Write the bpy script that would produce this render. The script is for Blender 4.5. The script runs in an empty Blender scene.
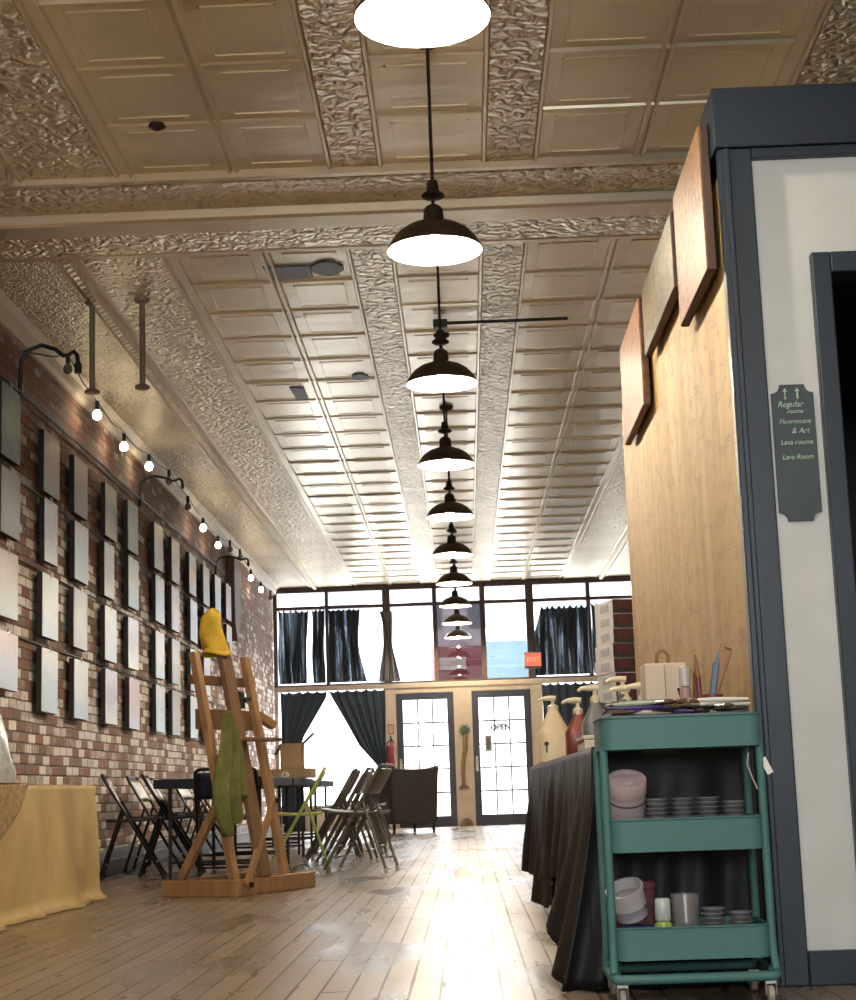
import bpy, math, random
from mathutils import Vector, Matrix
random.seed(7)
PI = math.pi
SC = bpy.context.scene
COL = SC.collection

# ------------------------------------------------------------------ camera
EYE = Vector((0.0, 0.0, 0.60))
FPX = 1650.0
cy = Vector((467 - 428, 788 - 500, FPX)).normalized()          # world Y (down the room) in lens axes
cq = Vector((467 - 428 + 100, 788 - 500 - 3.4, FPX))
cz = -(cy.cross(cq)).normalized()
if cz.y > 0: cz = -cz
cx = cy.cross(cz)
right = Vector((cx.x, cy.x, cz.x)); down = Vector((cx.y, cy.y, cz.y)); fwd = Vector((cx.z, cy.z, cz.z))
cam_d = bpy.data.cameras.new('camera'); cam = bpy.data.objects.new('camera', cam_d); COL.objects.link(cam)
M = Matrix((right, -down, -fwd)).transposed().to_4x4(); M.translation = EYE
cam.matrix_world = M
cam_d.sensor_fit = 'VERTICAL'; cam_d.sensor_height = 36.0; cam_d.lens = 36.0 * FPX / 1000.0
cam_d.clip_start = 0.05; cam_d.clip_end = 300
SC.camera = cam

# ------------------------------------------------------------------ world, light, exposure
SC.view_settings.view_transform = 'Standard'
SC.view_settings.look = 'None'
SC.view_settings.gamma = 1.0
SC.view_settings.use_curve_mapping = False
SC.view_settings.exposure = 0.40
BULB_E = 1330.0
SKY = 13.0
w = bpy.data.worlds.new('overcast_sky'); SC.world = w; w.use_nodes = True
bg = w.node_tree.nodes['Background']
bg.inputs[0].default_value = (0.86, 0.93, 1.0, 1); bg.inputs[1].default_value = SKY
SC.cycles.use_denoising = True
SC.cycles.max_bounces = 10; SC.cycles.diffuse_bounces = 5; SC.cycles.glossy_bounces = 4
SC.cycles.transparent_max_bounces = 16
SC.cycles.sample_clamp_indirect = 6.0
SC.cycles.caustics_reflective = False

def portal(name, x, y, z, sx, sz, facing):
    l = bpy.data.lights.new(name, 'AREA'); l.shape = 'RECTANGLE'; l.size = sx; l.size_y = sz
    l.cycles.is_portal = True
    o = bpy.data.objects.new(name, l); COL.objects.link(o); o.location = (x, y, z)
    o.rotation_euler = (PI/2, 0, 0) if facing > 0 else (-PI/2, 0, 0)
    return o
portal('daylight_portal', -0.05, 27.12, 1.98, 6.0, 3.9, -1)      # street front
portal('daylight_portal', 0.0, -5.05, 2.1, 3.6, 1.8, 1)        # rear window behind the camera

# ------------------------------------------------------------------ materials
MATS = {}
def mat(name, col, rough=0.6, metal=0.0, var=0.10, scale=6.0, bump=0.0, bscale=40.0, stretch=(1, 1, 1), spec=0.5, col2=None, coat=0.0):
    if name in MATS: return MATS[name]
    m = bpy.data.materials.new(name); m.use_nodes = True; MATS[name] = m
    nt = m.node_tree; N = nt.nodes; L = nt.links
    b = N['Principled BSDF']
    b.inputs['Roughness'].default_value = rough; b.inputs['Metallic'].default_value = metal
    b.inputs['Specular IOR Level'].default_value = spec
    if coat: b.inputs['Coat Weight'].default_value = coat; b.inputs['Coat Roughness'].default_value = 0.1
    tc = N.new('ShaderNodeTexCoord'); mp = N.new('ShaderNodeMapping'); mp.inputs['Scale'].default_value = stretch
    L.new(tc.outputs['Object'], mp.inputs[0])
    no = N.new('ShaderNodeTexNoise'); no.inputs['Scale'].default_value = scale; no.inputs['Detail'].default_value = 5
    L.new(mp.outputs[0], no.inputs['Vector'])
    r = N.new('ShaderNodeValToRGB')
    c2 = col2 or tuple(max(0, c * (1 - 2 * var)) for c in col)
    c1 = col if col2 else tuple(min(1, c * (1 + var)) for c in col)
    r.color_ramp.elements[0].position = 0.3; r.color_ramp.elements[0].color = (*c2, 1)
    r.color_ramp.elements[1].position = 0.7; r.color_ramp.elements[1].color = (*c1, 1)
    L.new(no.outputs['Fac'], r.inputs[0]); L.new(r.outputs[0], b.inputs['Base Color'])
    if bump:
        n2 = N.new('ShaderNodeTexNoise'); n2.inputs['Scale'].default_value = bscale; n2.inputs['Detail'].default_value = 4
        L.new(mp.outputs[0], n2.inputs['Vector'])
        bp = N.new('ShaderNodeBump'); bp.inputs['Strength'].default_value = bump; bp.inputs['Distance'].default_value = 0.01
        L.new(n2.outputs['Fac'], bp.inputs['Height']); L.new(bp.outputs[0], b.inputs['Normal'])
    return m

def emit(name, col, strength):
    if name in MATS: return MATS[name]
    m = bpy.data.materials.new(name); m.use_nodes = True; MATS[name] = m
    b = m.node_tree.nodes['Principled BSDF']
    b.inputs['Base Color'].default_value = (*col, 1); b.inputs['Emission Color'].default_value = (*col, 1)
    b.inputs['Emission Strength'].default_value = strength
    return m

def glass_mat(name, tint=(1, 1, 1), refl=0.06, rough=0.0):
    m = bpy.data.materials.new(name); m.use_nodes = True; MATS[name] = m
    nt = m.node_tree; N = nt.nodes; L = nt.links
    N.remove(N['Principled BSDF'])
    t = N.new('ShaderNodeBsdfTransparent'); t.inputs[0].default_value = (*tint, 1)
    g = N.new('ShaderNodeBsdfGlossy'); g.inputs['Roughness'].default_value = rough
    mx = N.new('ShaderNodeMixShader'); mx.inputs[0].default_value = refl
    L.new(t.outputs[0], mx.inputs[1]); L.new(g.outputs[0], mx.inputs[2])
    L.new(mx.outputs[0], N['Material Output'].inputs[0])
    return m

def clear_plastic(name, tint=(0.85, 0.87, 0.88)):
    m = glass_mat(name, tint, 0.16, 0.12); nt = m.node_tree; N = nt.nodes; L = nt.links
    out = N['Material Output']; src = out.inputs[0].links[0].from_socket
    d = N.new('ShaderNodeBsdfDiffuse'); d.inputs[0].default_value = (0.6, 0.6, 0.62, 1)
    mx = N.new('ShaderNodeMixShader'); mx.inputs[0].default_value = 0.16
    L.new(src, mx.inputs[1]); L.new(d.outputs[0], mx.inputs[2]); L.new(mx.outputs[0], out.inputs[0])
    return m

def sheer(name, col, through, stretch):
    """thin dark curtain cloth: stripes of thinner weave let daylight through"""
    m = bpy.data.materials.new(name); m.use_nodes = True; MATS[name] = m
    nt = m.node_tree; N = nt.nodes; L = nt.links
    b = N['Principled BSDF']; b.inputs['Base Color'].default_value = (*col, 1); b.inputs['Roughness'].default_value = 0.8
    tc = N.new('ShaderNodeTexCoord'); mp = N.new('ShaderNodeMapping'); mp.inputs['Scale'].default_value = stretch
    L.new(tc.outputs['Object'], mp.inputs[0])
    no = N.new('ShaderNodeTexNoise'); no.inputs['Scale'].default_value = 1.0; no.inputs['Detail'].default_value = 3
    L.new(mp.outputs[0], no.inputs['Vector'])
    r = N.new('ShaderNodeValToRGB')
    r.color_ramp.elements[0].position = 0.48; r.color_ramp.elements[0].color = (0.012, 0.012, 0.012, 1)
    r.color_ramp.elements[1].position = 0.72; r.color_ramp.elements[1].color = (through, through, through, 1)
    L.new(no.outputs['Fac'], r.inputs[0])
    t = N.new('ShaderNodeBsdfTransparent'); t.inputs[0].default_value = (0.8, 0.9, 1, 1)
    mx = N.new('ShaderNodeMixShader')
    L.new(r.outputs[0], mx.inputs[0]); L.new(b.outputs[0], mx.inputs[1]); L.new(t.outputs[0], mx.inputs[2])
    L.new(mx.outputs[0], N['Material Output'].inputs[0])
    return m

def math_node(N, L, op, a, b=None):
    n = N.new('ShaderNodeMath'); n.operation = op
    for i, v in enumerate((a, b)):
        if v is None: continue
        if isinstance(v, (int, float)): n.inputs[i].default_value = v
        else: L.new(v, n.inputs[i])
    return n.outputs[0]

def brick_mat():
    m = bpy.data.materials.new('old_brick'); m.use_nodes = True
    nt = m.node_tree; N = nt.nodes; L = nt.links; b = N['Principled BSDF']
    b.inputs['Roughness'].default_value = 0.75
    tc = N.new('ShaderNodeTexCoord'); sp = N.new('ShaderNodeSeparateXYZ'); L.new(tc.outputs['Object'], sp.inputs[0])
    wob = N.new('ShaderNodeTexNoise'); wob.inputs['Scale'].default_value = 3.0; L.new(tc.outputs['Object'], wob.inputs['Vector'])
    BH, BW = 0.073, 0.205
    zz = math_node(N, L, 'ADD', sp.outputs['Z'], math_node(N, L, 'MULTIPLY', wob.outputs['Fac'], 0.02))
    v = math_node(N, L, 'DIVIDE', zz, BH); row = math_node(N, L, 'FLOOR', v)
    sh = math_node(N, L, 'MULTIPLY', math_node(N, L, 'MODULO', row, 2.0), 0.5)
    u = math_node(N, L, 'ADD', math_node(N, L, 'DIVIDE', sp.outputs['Y'], BW), sh)
    colm = math_node(N, L, 'FLOOR', u)
    fu = math_node(N, L, 'FRACT', u); fv = math_node(N, L, 'FRACT', v)
    def edge(f, wd):
        d = math_node(N, L, 'MINIMUM', f, math_node(N, L, 'SUBTRACT', 1.0, f))
        return math_node(N, L, 'MINIMUM', math_node(N, L, 'DIVIDE', d, wd), 1.0)
    mask = math_node(N, L, 'MULTIPLY', edge(fu, 0.05), edge(fv, 0.13))
    cb = N.new('ShaderNodeCombineXYZ'); L.new(row, cb.inputs[0]); L.new(colm, cb.inputs[1])
    wn = N.new('ShaderNodeTexWhiteNoise'); wn.noise_dimensions = '2D'; L.new(cb.outputs[0], wn.inputs['Vector'])
    ramp = N.new('ShaderNodeValToRGB'); cr = ramp.color_ramp
    cr.elements[0].position = 0.0; cr.elements[0].color = (0.26, 0.128, 0.088, 1)
    cr.elements[1].position = 1.0; cr.elements[1].color = (0.38, 0.24, 0.18, 1)
    e = cr.elements.new(0.35); e.color = (0.32, 0.155, 0.105, 1)
    e = cr.elements.new(0.62); e.color = (0.21, 0.15, 0.118, 1)
    L.new(wn.outputs['Value'], ramp.inputs[0])
    # remains of old white paint: whole bricks, more of it low on the wall
    wn2 = N.new('ShaderNodeTexWhiteNoise'); wn2.noise_dimensions = '3D'
    cb2 = N.new('ShaderNodeCombineXYZ'); L.new(row, cb2.inputs[0]); L.new(colm, cb2.inputs[1]); cb2.inputs[2].default_value = 5.3
    L.new(cb2.outputs[0], wn2.inputs['Vector'])
    pat = N.new('ShaderNodeTexNoise'); pat.inputs['Scale'].default_value = 0.9; pat.inputs['Detail'].default_value = 3
    L.new(tc.outputs['Object'], pat.inputs['Vector'])
    fine = N.new('ShaderNodeTexNoise'); fine.inputs['Scale'].default_value = 26; fine.inputs['Detail'].default_value = 3
    L.new(tc.outputs['Object'], fine.inputs['Vector'])
    hi = N.new('ShaderNodeMapRange'); hi.inputs[1].default_value = 2.4; hi.inputs[2].default_value = 3.5; hi.inputs[3].default_value = 0.0; hi.inputs[4].default_value = 0.5
    L.new(sp.outputs['Z'], hi.inputs[0])
    s = math_node(N, L, 'ADD', math_node(N, L, 'MULTIPLY', wn2.outputs['Value'], 0.9), math_node(N, L, 'MULTIPLY', pat.outputs['Fac'], 1.1))
    s = math_node(N, L, 'ADD', s, math_node(N, L, 'MULTIPLY', fine.outputs['Fac'], 0.55))
    s = math_node(N, L, 'SUBTRACT', s, hi.outputs[0])
    wr = N.new('ShaderNodeMapRange'); wr.inputs[1].default_value = 1.10; wr.inputs[2].default_value = 1.50; L.new(s, wr.inputs[0])
    m1 = N.new('ShaderNodeMixRGB'); L.new(wr.outputs[0], m1.inputs[0]); L.new(ramp.outputs[0], m1.inputs[1]); m1.inputs[2].default_value = (0.90, 0.84, 0.79, 1)
    m2 = N.new('ShaderNodeMixRGB'); L.new(mask, m2.inputs[0]); m2.inputs[1].default_value = (0.20, 0.155, 0.118, 1); L.new(m1.outputs[0], m2.inputs[2])
    L.new(m2.outputs[0], b.inputs['Base Color'])
    h = math_node(N, L, 'ADD', mask, math_node(N, L, 'MULTIPLY', fine.outputs['Fac'], 0.6))
    bp = N.new('ShaderNodeBump'); bp.inputs['Strength'].default_value = 0.8; bp.inputs['Distance'].default_value = 0.012
    L.new(h, bp.inputs['Height']); L.new(bp.outputs[0], b.inputs['Normal'])
    return m

def floor_mat():
    m = bpy.data.materials.new('worn_plank_floor'); m.use_nodes = True
    nt = m.node_tree; N = nt.nodes; L = nt.links; b = N['Principled BSDF']
    tc = N.new('ShaderNodeTexCoord'); sp = N.new('ShaderNodeSeparateXYZ'); L.new(tc.outputs['Object'], sp.inputs[0])
    PW, PL = 0.092, 4.5
    u = math_node(N, L, 'DIVIDE', math_node(N, L, 'ADD', sp.outputs['X'], 0.01), PW); ci = math_node(N, L, 'FLOOR', u); fu = math_node(N, L, 'FRACT', u)
    w0 = N.new('ShaderNodeTexWhiteNoise'); w0.noise_dimensions = '1D'; L.new(ci, w0.inputs['W'])
    v = math_node(N, L, 'ADD', math_node(N, L, 'DIVIDE', sp.outputs['Y'], PL), math_node(N, L, 'MULTIPLY', w0.outputs['Value'], 7.0))
    ri = math_node(N, L, 'FLOOR', v); fv = math_node(N, L, 'FRACT', v)
    cb = N.new('ShaderNodeCombineXYZ'); L.new(ci, cb.inputs[0]); L.new(ri, cb.inputs[1])
    wn = N.new('ShaderNodeTexWhiteNoise'); wn.noise_dimensions = '2D'; L.new(cb.outputs[0], wn.inputs['Vector'])
    mp = N.new('ShaderNodeMapping'); mp.inputs['Scale'].default_value = (22, 1.6, 1); L.new(tc.outputs['Object'], mp.inputs[0])
    gr = N.new('ShaderNodeTexNoise'); gr.inputs['Scale'].default_value = 1.0; gr.inputs['Detail'].default_value = 6; L.new(mp.outputs[0], gr.inputs['Vector'])
    wear = N.new('ShaderNodeTexNoise'); wear.inputs['Scale'].default_value = 1; wear.inputs['Detail'].default_value = 6
    mpw = N.new('ShaderNodeMapping'); mpw.inputs['Scale'].default_value = (3.2, 0.7, 1); L.new(tc.outputs['Object'], mpw.inputs[0]); L.new(mpw.outputs[0], wear.inputs['Vector'])
    t = math_node(N, L, 'ADD', math_node(N, L, 'MULTIPLY', wn.outputs['Value'], 0.26), math_node(N, L, 'MULTIPLY', gr.outputs['Fac'], 0.50))
    t = math_node(N, L, 'ADD', t, math_node(N, L, 'MULTIPLY', math_node(N, L, 'SUBTRACT', wear.outputs['Fac'], 0.5), 0.9))
    ramp = N.new('ShaderNodeValToRGB'); cr = ramp.color_ramp
    cr.elements[0].position = 0.1; cr.elements[0].color = (0.155, 0.108, 0.072, 1)
    cr.elements[1].position = 0.85; cr.elements[1].color = (0.36, 0.275, 0.195, 1)
    L.new(t, ramp.inputs[0])
    d = math_node(N, L, 'MINIMUM', fu, math_node(N, L, 'SUBTRACT', 1.0, fu))
    gapn = math_node(N, L, 'MULTIPLY', math_node(N, L, 'MULTIPLY', wear.outputs['Fac'], gr.outputs['Fac']), 0.16)
    chunk = N.new('ShaderNodeTexNoise'); chunk.inputs['Scale'].default_value = 1; chunk.inputs['Detail'].default_value = 2
    mpc = N.new('ShaderNodeMapping'); mpc.inputs['Scale'].default_value = (14, 3.5, 1); L.new(tc.outputs['Object'], mpc.inputs[0]); L.new(mpc.outputs[0], chunk.inputs['Vector'])
    gapn = math_node(N, L, 'ADD', gapn, math_node(N, L, 'MULTIPLY', math_node(N, L, 'GREATER_THAN', chunk.outputs['Fac'], 0.66), 0.10))
    g1 = math_node(N, L, 'GREATER_THAN', d, gapn)
    dv = math_node(N, L, 'MINIMUM', fv, math_node(N, L, 'SUBTRACT', 1.0, fv))
    g2 = math_node(N, L, 'GREATER_THAN', dv, 0.0022)
    gap = math_node(N, L, 'MULTIPLY', g1, g2)
    mx = N.new('ShaderNodeMixRGB'); L.new(gap, mx.inputs[0]); mx.inputs[1].default_value = (0.055, 0.036, 0.022, 1); L.new(ramp.outputs[0], mx.inputs[2])
    L.new(mx.outputs[0], b.inputs['Base Color'])
    rr = N.new('ShaderNodeMapRange'); rr.inputs[1].default_value = 0.3; rr.inputs[2].default_value = 0.7; rr.inputs[3].default_value = 0.17; rr.inputs[4].default_value = 0.46
    L.new(wear.outputs['Fac'], rr.inputs[0]); L.new(rr.outputs[0], b.inputs['Roughness'])
    L.new(math_node(N, L, 'ADD', math_node(N, L, 'MULTIPLY', gap, 0.34), 0.12), b.inputs['Specular IOR Level'])
    n3 = N.new('ShaderNodeTexNoise'); n3.inputs['Scale'].default_value = 1; n3.inputs['Detail'].default_value = 4
    mp3 = N.new('ShaderNodeMapping'); mp3.inputs['Scale'].default_value = (11, 1.5, 1); L.new(tc.outputs['Object'], mp3.inputs[0]); L.new(mp3.outputs[0], n3.inputs['Vector'])
    h = math_node(N, L, 'ADD', math_node(N, L, 'MULTIPLY', gap, 0.5), math_node(N, L, 'MULTIPLY', n3.outputs['Fac'], 0.55))
    h = math_node(N, L, 'ADD', h, math_node(N, L, 'MULTIPLY', wn.outputs['Value'], 0.12))
    bp = N.new('ShaderNodeBump'); bp.inputs['Strength'].default_value = 0.35; bp.inputs['Distance'].default_value = 0.01
    L.new(h, bp.inputs['Height']); L.new(bp.outputs[0], b.inputs['Normal'])
    return m

TIN = (0.95, 0.84, 0.62)
def tin_mat(name, kind):
    m = bpy.data.materials.new(name); m.use_nodes = True
    nt = m.node_tree; N = nt.nodes; L = nt.links; b = N['Principled BSDF']
    b.inputs['Metallic'].default_value = 0.52
    tc = N.new('ShaderNodeTexCoord')
    big = N.new('ShaderNodeTexNoise'); big.inputs['Scale'].default_value = 1.3; big.inputs['Detail'].default_value = 4; L.new(tc.outputs['Object'], big.inputs['Vector'])
    r = N.new('ShaderNodeValToRGB')
    r.color_ramp.elements[0].position = 0.3; r.color_ramp.elements[0].color = (TIN[0]*0.82, TIN[1]*0.80, TIN[2]*0.76, 1)
    r.color_ramp.elements[1].position = 0.7; r.color_ramp.elements[1].color = (*TIN, 1)
    L.new(big.outputs['Fac'], r.inputs[0]); L.new(r.outputs[0], b.inputs['Base Color'])
    bp = N.new('ShaderNodeBump')
    if kind == 'plain':
        b.inputs['Roughness'].default_value = 0.29
        mp = N.new('ShaderNodeMapping'); mp.inputs['Scale'].default_value = (1.2, 2.6, 1); L.new(tc.outputs['Object'], mp.inputs[0])
        n = N.new('ShaderNodeTexNoise'); n.inputs['Scale'].default_value = 1.6; n.inputs['Detail'].default_value = 3; L.new(mp.outputs[0], n.inputs['Vector'])
        L.new(n.outputs['Fac'], bp.inputs['Height']); bp.inputs['Strength'].default_value = 0.45; bp.inputs['Distance'].default_value = 0.016
    elif kind == 'rope':
        b.inputs['Roughness'].default_value = 0.36
        wv = N.new('ShaderNodeTexWave'); wv.wave_type = 'BANDS'; wv.bands_direction = 'DIAGONAL'; wv.inputs['Scale'].default_value = 7.0
        L.new(tc.outputs['Object'], wv.inputs['Vector'])
        L.new(wv.outputs['Fac'], bp.inputs['Height']); bp.inputs['Strength'].default_value = 0.9; bp.inputs['Distance'].default_value = 0.02
    else:
        b.inputs['Roughness'].default_value = 0.33
        ns = N.new('ShaderNodeTexNoise'); ns.inputs['Scale'].default_value = 9.0 if kind == 'scroll' else 22.0; L.new(tc.outputs['Object'], ns.inputs['Vector'])
        ad = N.new('ShaderNodeMixRGB'); ad.inputs[0].default_value = 0.12; L.new(tc.outputs['Object'], ad.inputs[1]); L.new(ns.outputs['Color'], ad.inputs[2])
        vo = N.new('ShaderNodeTexVoronoi'); vo.feature = 'SMOOTH_F1'; vo.inputs['Scale'].default_value = 17.0 if kind == 'scroll' else 26.0
        L.new(ad.outputs[0], vo.inputs['Vector'])
        wvn = math_node(N, L, 'SINE', math_node(N, L, 'MULTIPLY', vo.outputs['Distance'], 11.0 if kind == 'scroll' else 7.0))
        L.new(wvn, bp.inputs['Height']); bp.inputs['Strength'].default_value = 0.9; bp.inputs['Distance'].default_value = 0.014 if kind == 'scroll' else 0.022
    L.new(bp.outputs[0], b.inputs['Normal'])
    return m

def plywood_mat():
    """tan board wall written all over with small pen signatures"""
    m = bpy.data.materials.new('signed_plywood'); m.use_nodes = True
    nt = m.node_tree; N = nt.nodes; L = nt.links; b = N['Principled BSDF']
    b.inputs['Roughness'].default_value = 0.55
    tc = N.new('ShaderNodeTexCoord')
    mp = N.new('ShaderNodeMapping'); mp.inputs['Scale'].default_value = (1, 3.2, 0.45); L.new(tc.outputs['Object'], mp.inputs[0])
    n = N.new('ShaderNodeTexNoise'); n.inputs['Scale'].default_value = 2.2; n.inputs['Detail'].default_value = 5; n.inputs['Distortion'].default_value = 0.6; L.new(mp.outputs[0], n.inputs['Vector'])
    r = N.new('ShaderNodeValToRGB')
    r.color_ramp.elements[0].position = 0.3; r.color_ramp.elements[0].color = (0.34, 0.21, 0.073, 1)
    r.color_ramp.elements[1].position = 0.68; r.color_ramp.elements[1].color = (0.49, 0.34, 0.145, 1)
    L.new(n.outputs['Fac'], r.inputs[0])
    # handwriting: thin squiggles inside scattered patches
    mk = N.new('ShaderNodeMapping'); mk.inputs['Scale'].default_value = (1, 26, 75); L.new(tc.outputs['Object'], mk.inputs[0])
    s = N.new('ShaderNodeTexNoise'); s.inputs['Scale'].default_value = 1.0; s.inputs['Detail'].default_value = 3; L.new(mk.outputs[0], s.inputs['Vector'])
    a = math_node(N, L, 'ABSOLUTE', math_node(N, L, 'SUBTRACT', s.outputs['Fac'], 0.5))
    ink = math_node(N, L, 'LESS_THAN', a, 0.045)
    mk2 = N.new('ShaderNodeMapping'); mk2.inputs['Scale'].default_value = (1, 9, 16); L.new(tc.outputs['Object'], mk2.inputs[0])
    p = N.new('ShaderNodeTexNoise'); p.inputs['Scale'].default_value = 1.0; p.inputs['Detail'].default_value = 2; L.new(mk2.outputs[0], p.inputs['Vector'])
    patch = math_node(N, L, 'GREATER_THAN', p.outputs['Fac'], 0.56)
    f = math_node(N, L, 'MULTIPLY', math_node(N, L, 'MULTIPLY', ink, patch), 0.55)
    mx = N.new('ShaderNodeMixRGB'); L.new(f, mx.inputs[0]); L.new(r.outputs[0], mx.inputs[1]); mx.inputs[2].default_value = (0.14, 0.075, 0.025, 1)
    L.new(mx.outputs[0], b.inputs['Base Color'])
    return m

# ------------------------------------------------------------------ mesh builder
class MB:
    def __init__(s): s.v = []; s.f = []; s.mi = []
    def add(s, vs, fs, mi=0):
        o = len(s.v); s.v += [tuple(v) for v in vs]
        s.f += [tuple(i + o for i in f) for f in fs]; s.mi += [mi] * len(fs); return s
    def box(s, x0, x1, y0, y1, z0, z1, mi=0):
        vs = [(x0,y0,z0),(x1,y0,z0),(x1,y1,z0),(x0,y1,z0),(x0,y0,z1),(x1,y0,z1),(x1,y1,z1),(x0,y1,z1)]
        return s.add(vs, [(0,3,2,1),(4,5,6,7),(0,1,5,4),(1,2,6,5),(2,3,7,6),(3,0,4,7)], mi)
    def bar(s, p, q, wd, ht, up=(0, 0, 1), mi=0, w2=None, h2=None):
        """rectangular bar from p to q; wd across, ht along 'up'"""
        p = Vector(p); q = Vector(q); d = (q - p).normalized(); u = Vector(up)
        sd = d.cross(u)
        if sd.length < 1e-4: sd = d.cross(Vector((1, 0, 0)))
        sd.normalize(); u = sd.cross(d).normalized()
        w2 = wd if w2 is None else w2; h2 = ht if h2 is None else h2
        vs = []
        for c, a, h in ((p, wd, ht), (q, w2, h2)):
            for i, j in ((-1,-1),(1,-1),(1,1),(-1,1)): vs.append(c + sd * (i * a / 2) + u * (j * h / 2))
        return s.add(vs, [(0,1,2,3),(7,6,5,4),(0,4,5,1),(1,5,6,2),(2,6,7,3),(3,7,4,0)], mi)
    def tube(s, pts, r, n=8, closed=False, mi=0, radii=None):
        P = [Vector(p) for p in pts]; k = len(P); vs = []; fs = []
        prev = None
        for i in range(k):
            if closed: t = P[(i+1) % k] - P[i-1]
            else: t = P[min(i+1, k-1)] - P[max(i-1, 0)]
            t.normalize()
            if prev is None:
                a = Vector((0, 0, 1)) if abs(t.z) < 0.9 else Vector((1, 0, 0))
                nrm = t.cross(a).normalized()
            else:
                nrm = (prev - t * prev.dot(t))
                nrm = nrm.normalized() if nrm.length > 1e-6 else t.cross(Vector((0, 0, 1))).normalized()
            prev = nrm; bn = t.cross(nrm); rr = radii[i] if radii else r
            for j in range(n):
                a = 2 * PI * j / n; vs.append(P[i] + nrm * (rr * math.cos(a)) + bn * (rr * math.sin(a)))
        m = k if closed else k - 1
        for i in range(m):
            for j in range(n):
                a = i * n + j; b = i * n + (j + 1) % n; c = ((i + 1) % k) * n + (j + 1) % n; d = ((i + 1) % k) * n + j
                fs.append((a, b, c, d))
        if not closed:
            fs.append(tuple(range(n - 1, -1, -1))); fs.append(tuple((k - 1) * n + j for j in range(n)))
        return s.add(vs, fs, mi)
    def lathe(s, prof, n=24, c=(0, 0, 0), mat4=None, mi=0, caps=True, squash=(1, 1)):
        vs = []; fs = []
        for r, z in prof:
            for j in range(n):
                a = 2 * PI * j / n; p = Vector((r * math.cos(a) * squash[0], r * math.sin(a) * squash[1], z))
                if mat4: p = mat4 @ p
                vs.append(p + Vector(c))
        k = len(prof)
        for i in range(k - 1):
            for j in range(n):
                fs.append((i*n+j, i*n+(j+1)%n, (i+1)*n+(j+1)%n, (i+1)*n+j))
        if caps:
            if prof[0][0] > 1e-5: fs.append(tuple(range(n-1, -1, -1)))
            if prof[-1][0] > 1e-5: fs.append(tuple((k-1)*n+j for j in range(n)))
        return s.add(vs, fs, mi)
    def prism(s, poly, axis, a0, a1, mi=0):
        """poly in the plane across 'axis'; x: (y,z), y: (x,z), z: (x,y)"""
        def P(p, a):
            return {'x': (a, p[0], p[1]), 'y': (p[0], a, p[1]), 'z': (p[0], p[1], a)}[axis]
        n = len(poly); vs = [P(p, a0) for p in poly] + [P(p, a1) for p in poly]
        fs = [tuple(range(n)), tuple(range(2*n-1, n-1, -1))]
        fs += [(i, n+i, n+(i+1)%n, (i+1)%n) for i in range(n)]
        return s.add(vs, fs, mi)
    def sheet(s, nu, nv, fn, mi=0):
        vs = [fn(i / nu, j / nv) for i in range(nu + 1) for j in range(nv + 1)]
        fs = [(i*(nv+1)+j, (i+1)*(nv+1)+j, (i+1)*(nv+1)+j+1, i*(nv+1)+j+1) for i in range(nu) for j in range(nv)]
        return s.add(vs, fs, mi)
    def build(s, name, mats, parent=None, smooth=False, bev=0.0, solid=0.0, seg=2, world=True, subsurf=0, kind=None):
        me = bpy.data.meshes.new(name)
        off = Vector((0, 0, 0))
        if parent is not None and world:
            p = parent
            while p is not None: off = off + p.location; p = p.parent
        me.from_pydata([tuple(Vector(v) - off) for v in s.v], [], s.f)
        if not isinstance(mats, (list, tuple)): mats = [mats]
        for m in mats: me.materials.append(m)
        me.polygons.foreach_set('material_index', s.mi)
        import bmesh
        bm = bmesh.new(); bm.from_mesh(me); bmesh.ops.recalc_face_normals(bm, faces=bm.faces); bm.to_mesh(me); bm.free()
        if smooth:
            me.polygons.foreach_set('use_smooth', [True] * len(me.polygons))
            me.set_sharp_from_angle(angle=math.radians(42))
        o = bpy.data.objects.new(name, me); COL.objects.link(o)
        if parent is not None: o.parent = parent
        if solid:
            md = o.modifiers.new('thickness', 'SOLIDIFY'); md.thickness = solid; md.offset = 0
        if bev:
            md = o.modifiers.new('edge', 'BEVEL'); md.width = bev; md.segments = seg; md.limit_method = 'ANGLE'
        if subsurf:
            md = o.modifiers.new('smooth', 'SUBSURF'); md.levels = subsurf; md.render_levels = subsurf
        if kind: o['kind'] = kind
        return o

def tag(o, label, cat, group=None):
    o['label'] = label; o['category'] = cat
    if group: o['group'] = group
    return o
def thing(name, label, cat, loc=(0, 0, 0), rz=0.0, group=None):
    o = bpy.data.objects.new(name, None); COL.objects.link(o); o.location = loc; o.rotation_euler = (0, 0, rz)
    o.empty_display_size = 0.1
    return tag(o, label, cat, group)
def struct(o): o['kind'] = 'structure'; return o
def dup(root, loc=None, rz=None, label=None, group=None, rot=None):
    r = root.copy(); COL.objects.link(r)
    if loc is not None: r.location = loc
    if rz is not None: r.rotation_euler = (0, 0, rz)
    if rot is not None: r.rotation_euler = rot
    if label: r['label'] = label
    if group: r['group'] = group
    for ch in list(root.children):
        c = ch.copy(); COL.objects.link(c); c.parent = r
        for g in list(ch.children):
            d = g.copy(); COL.objects.link(d); d.parent = c
    return r

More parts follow.
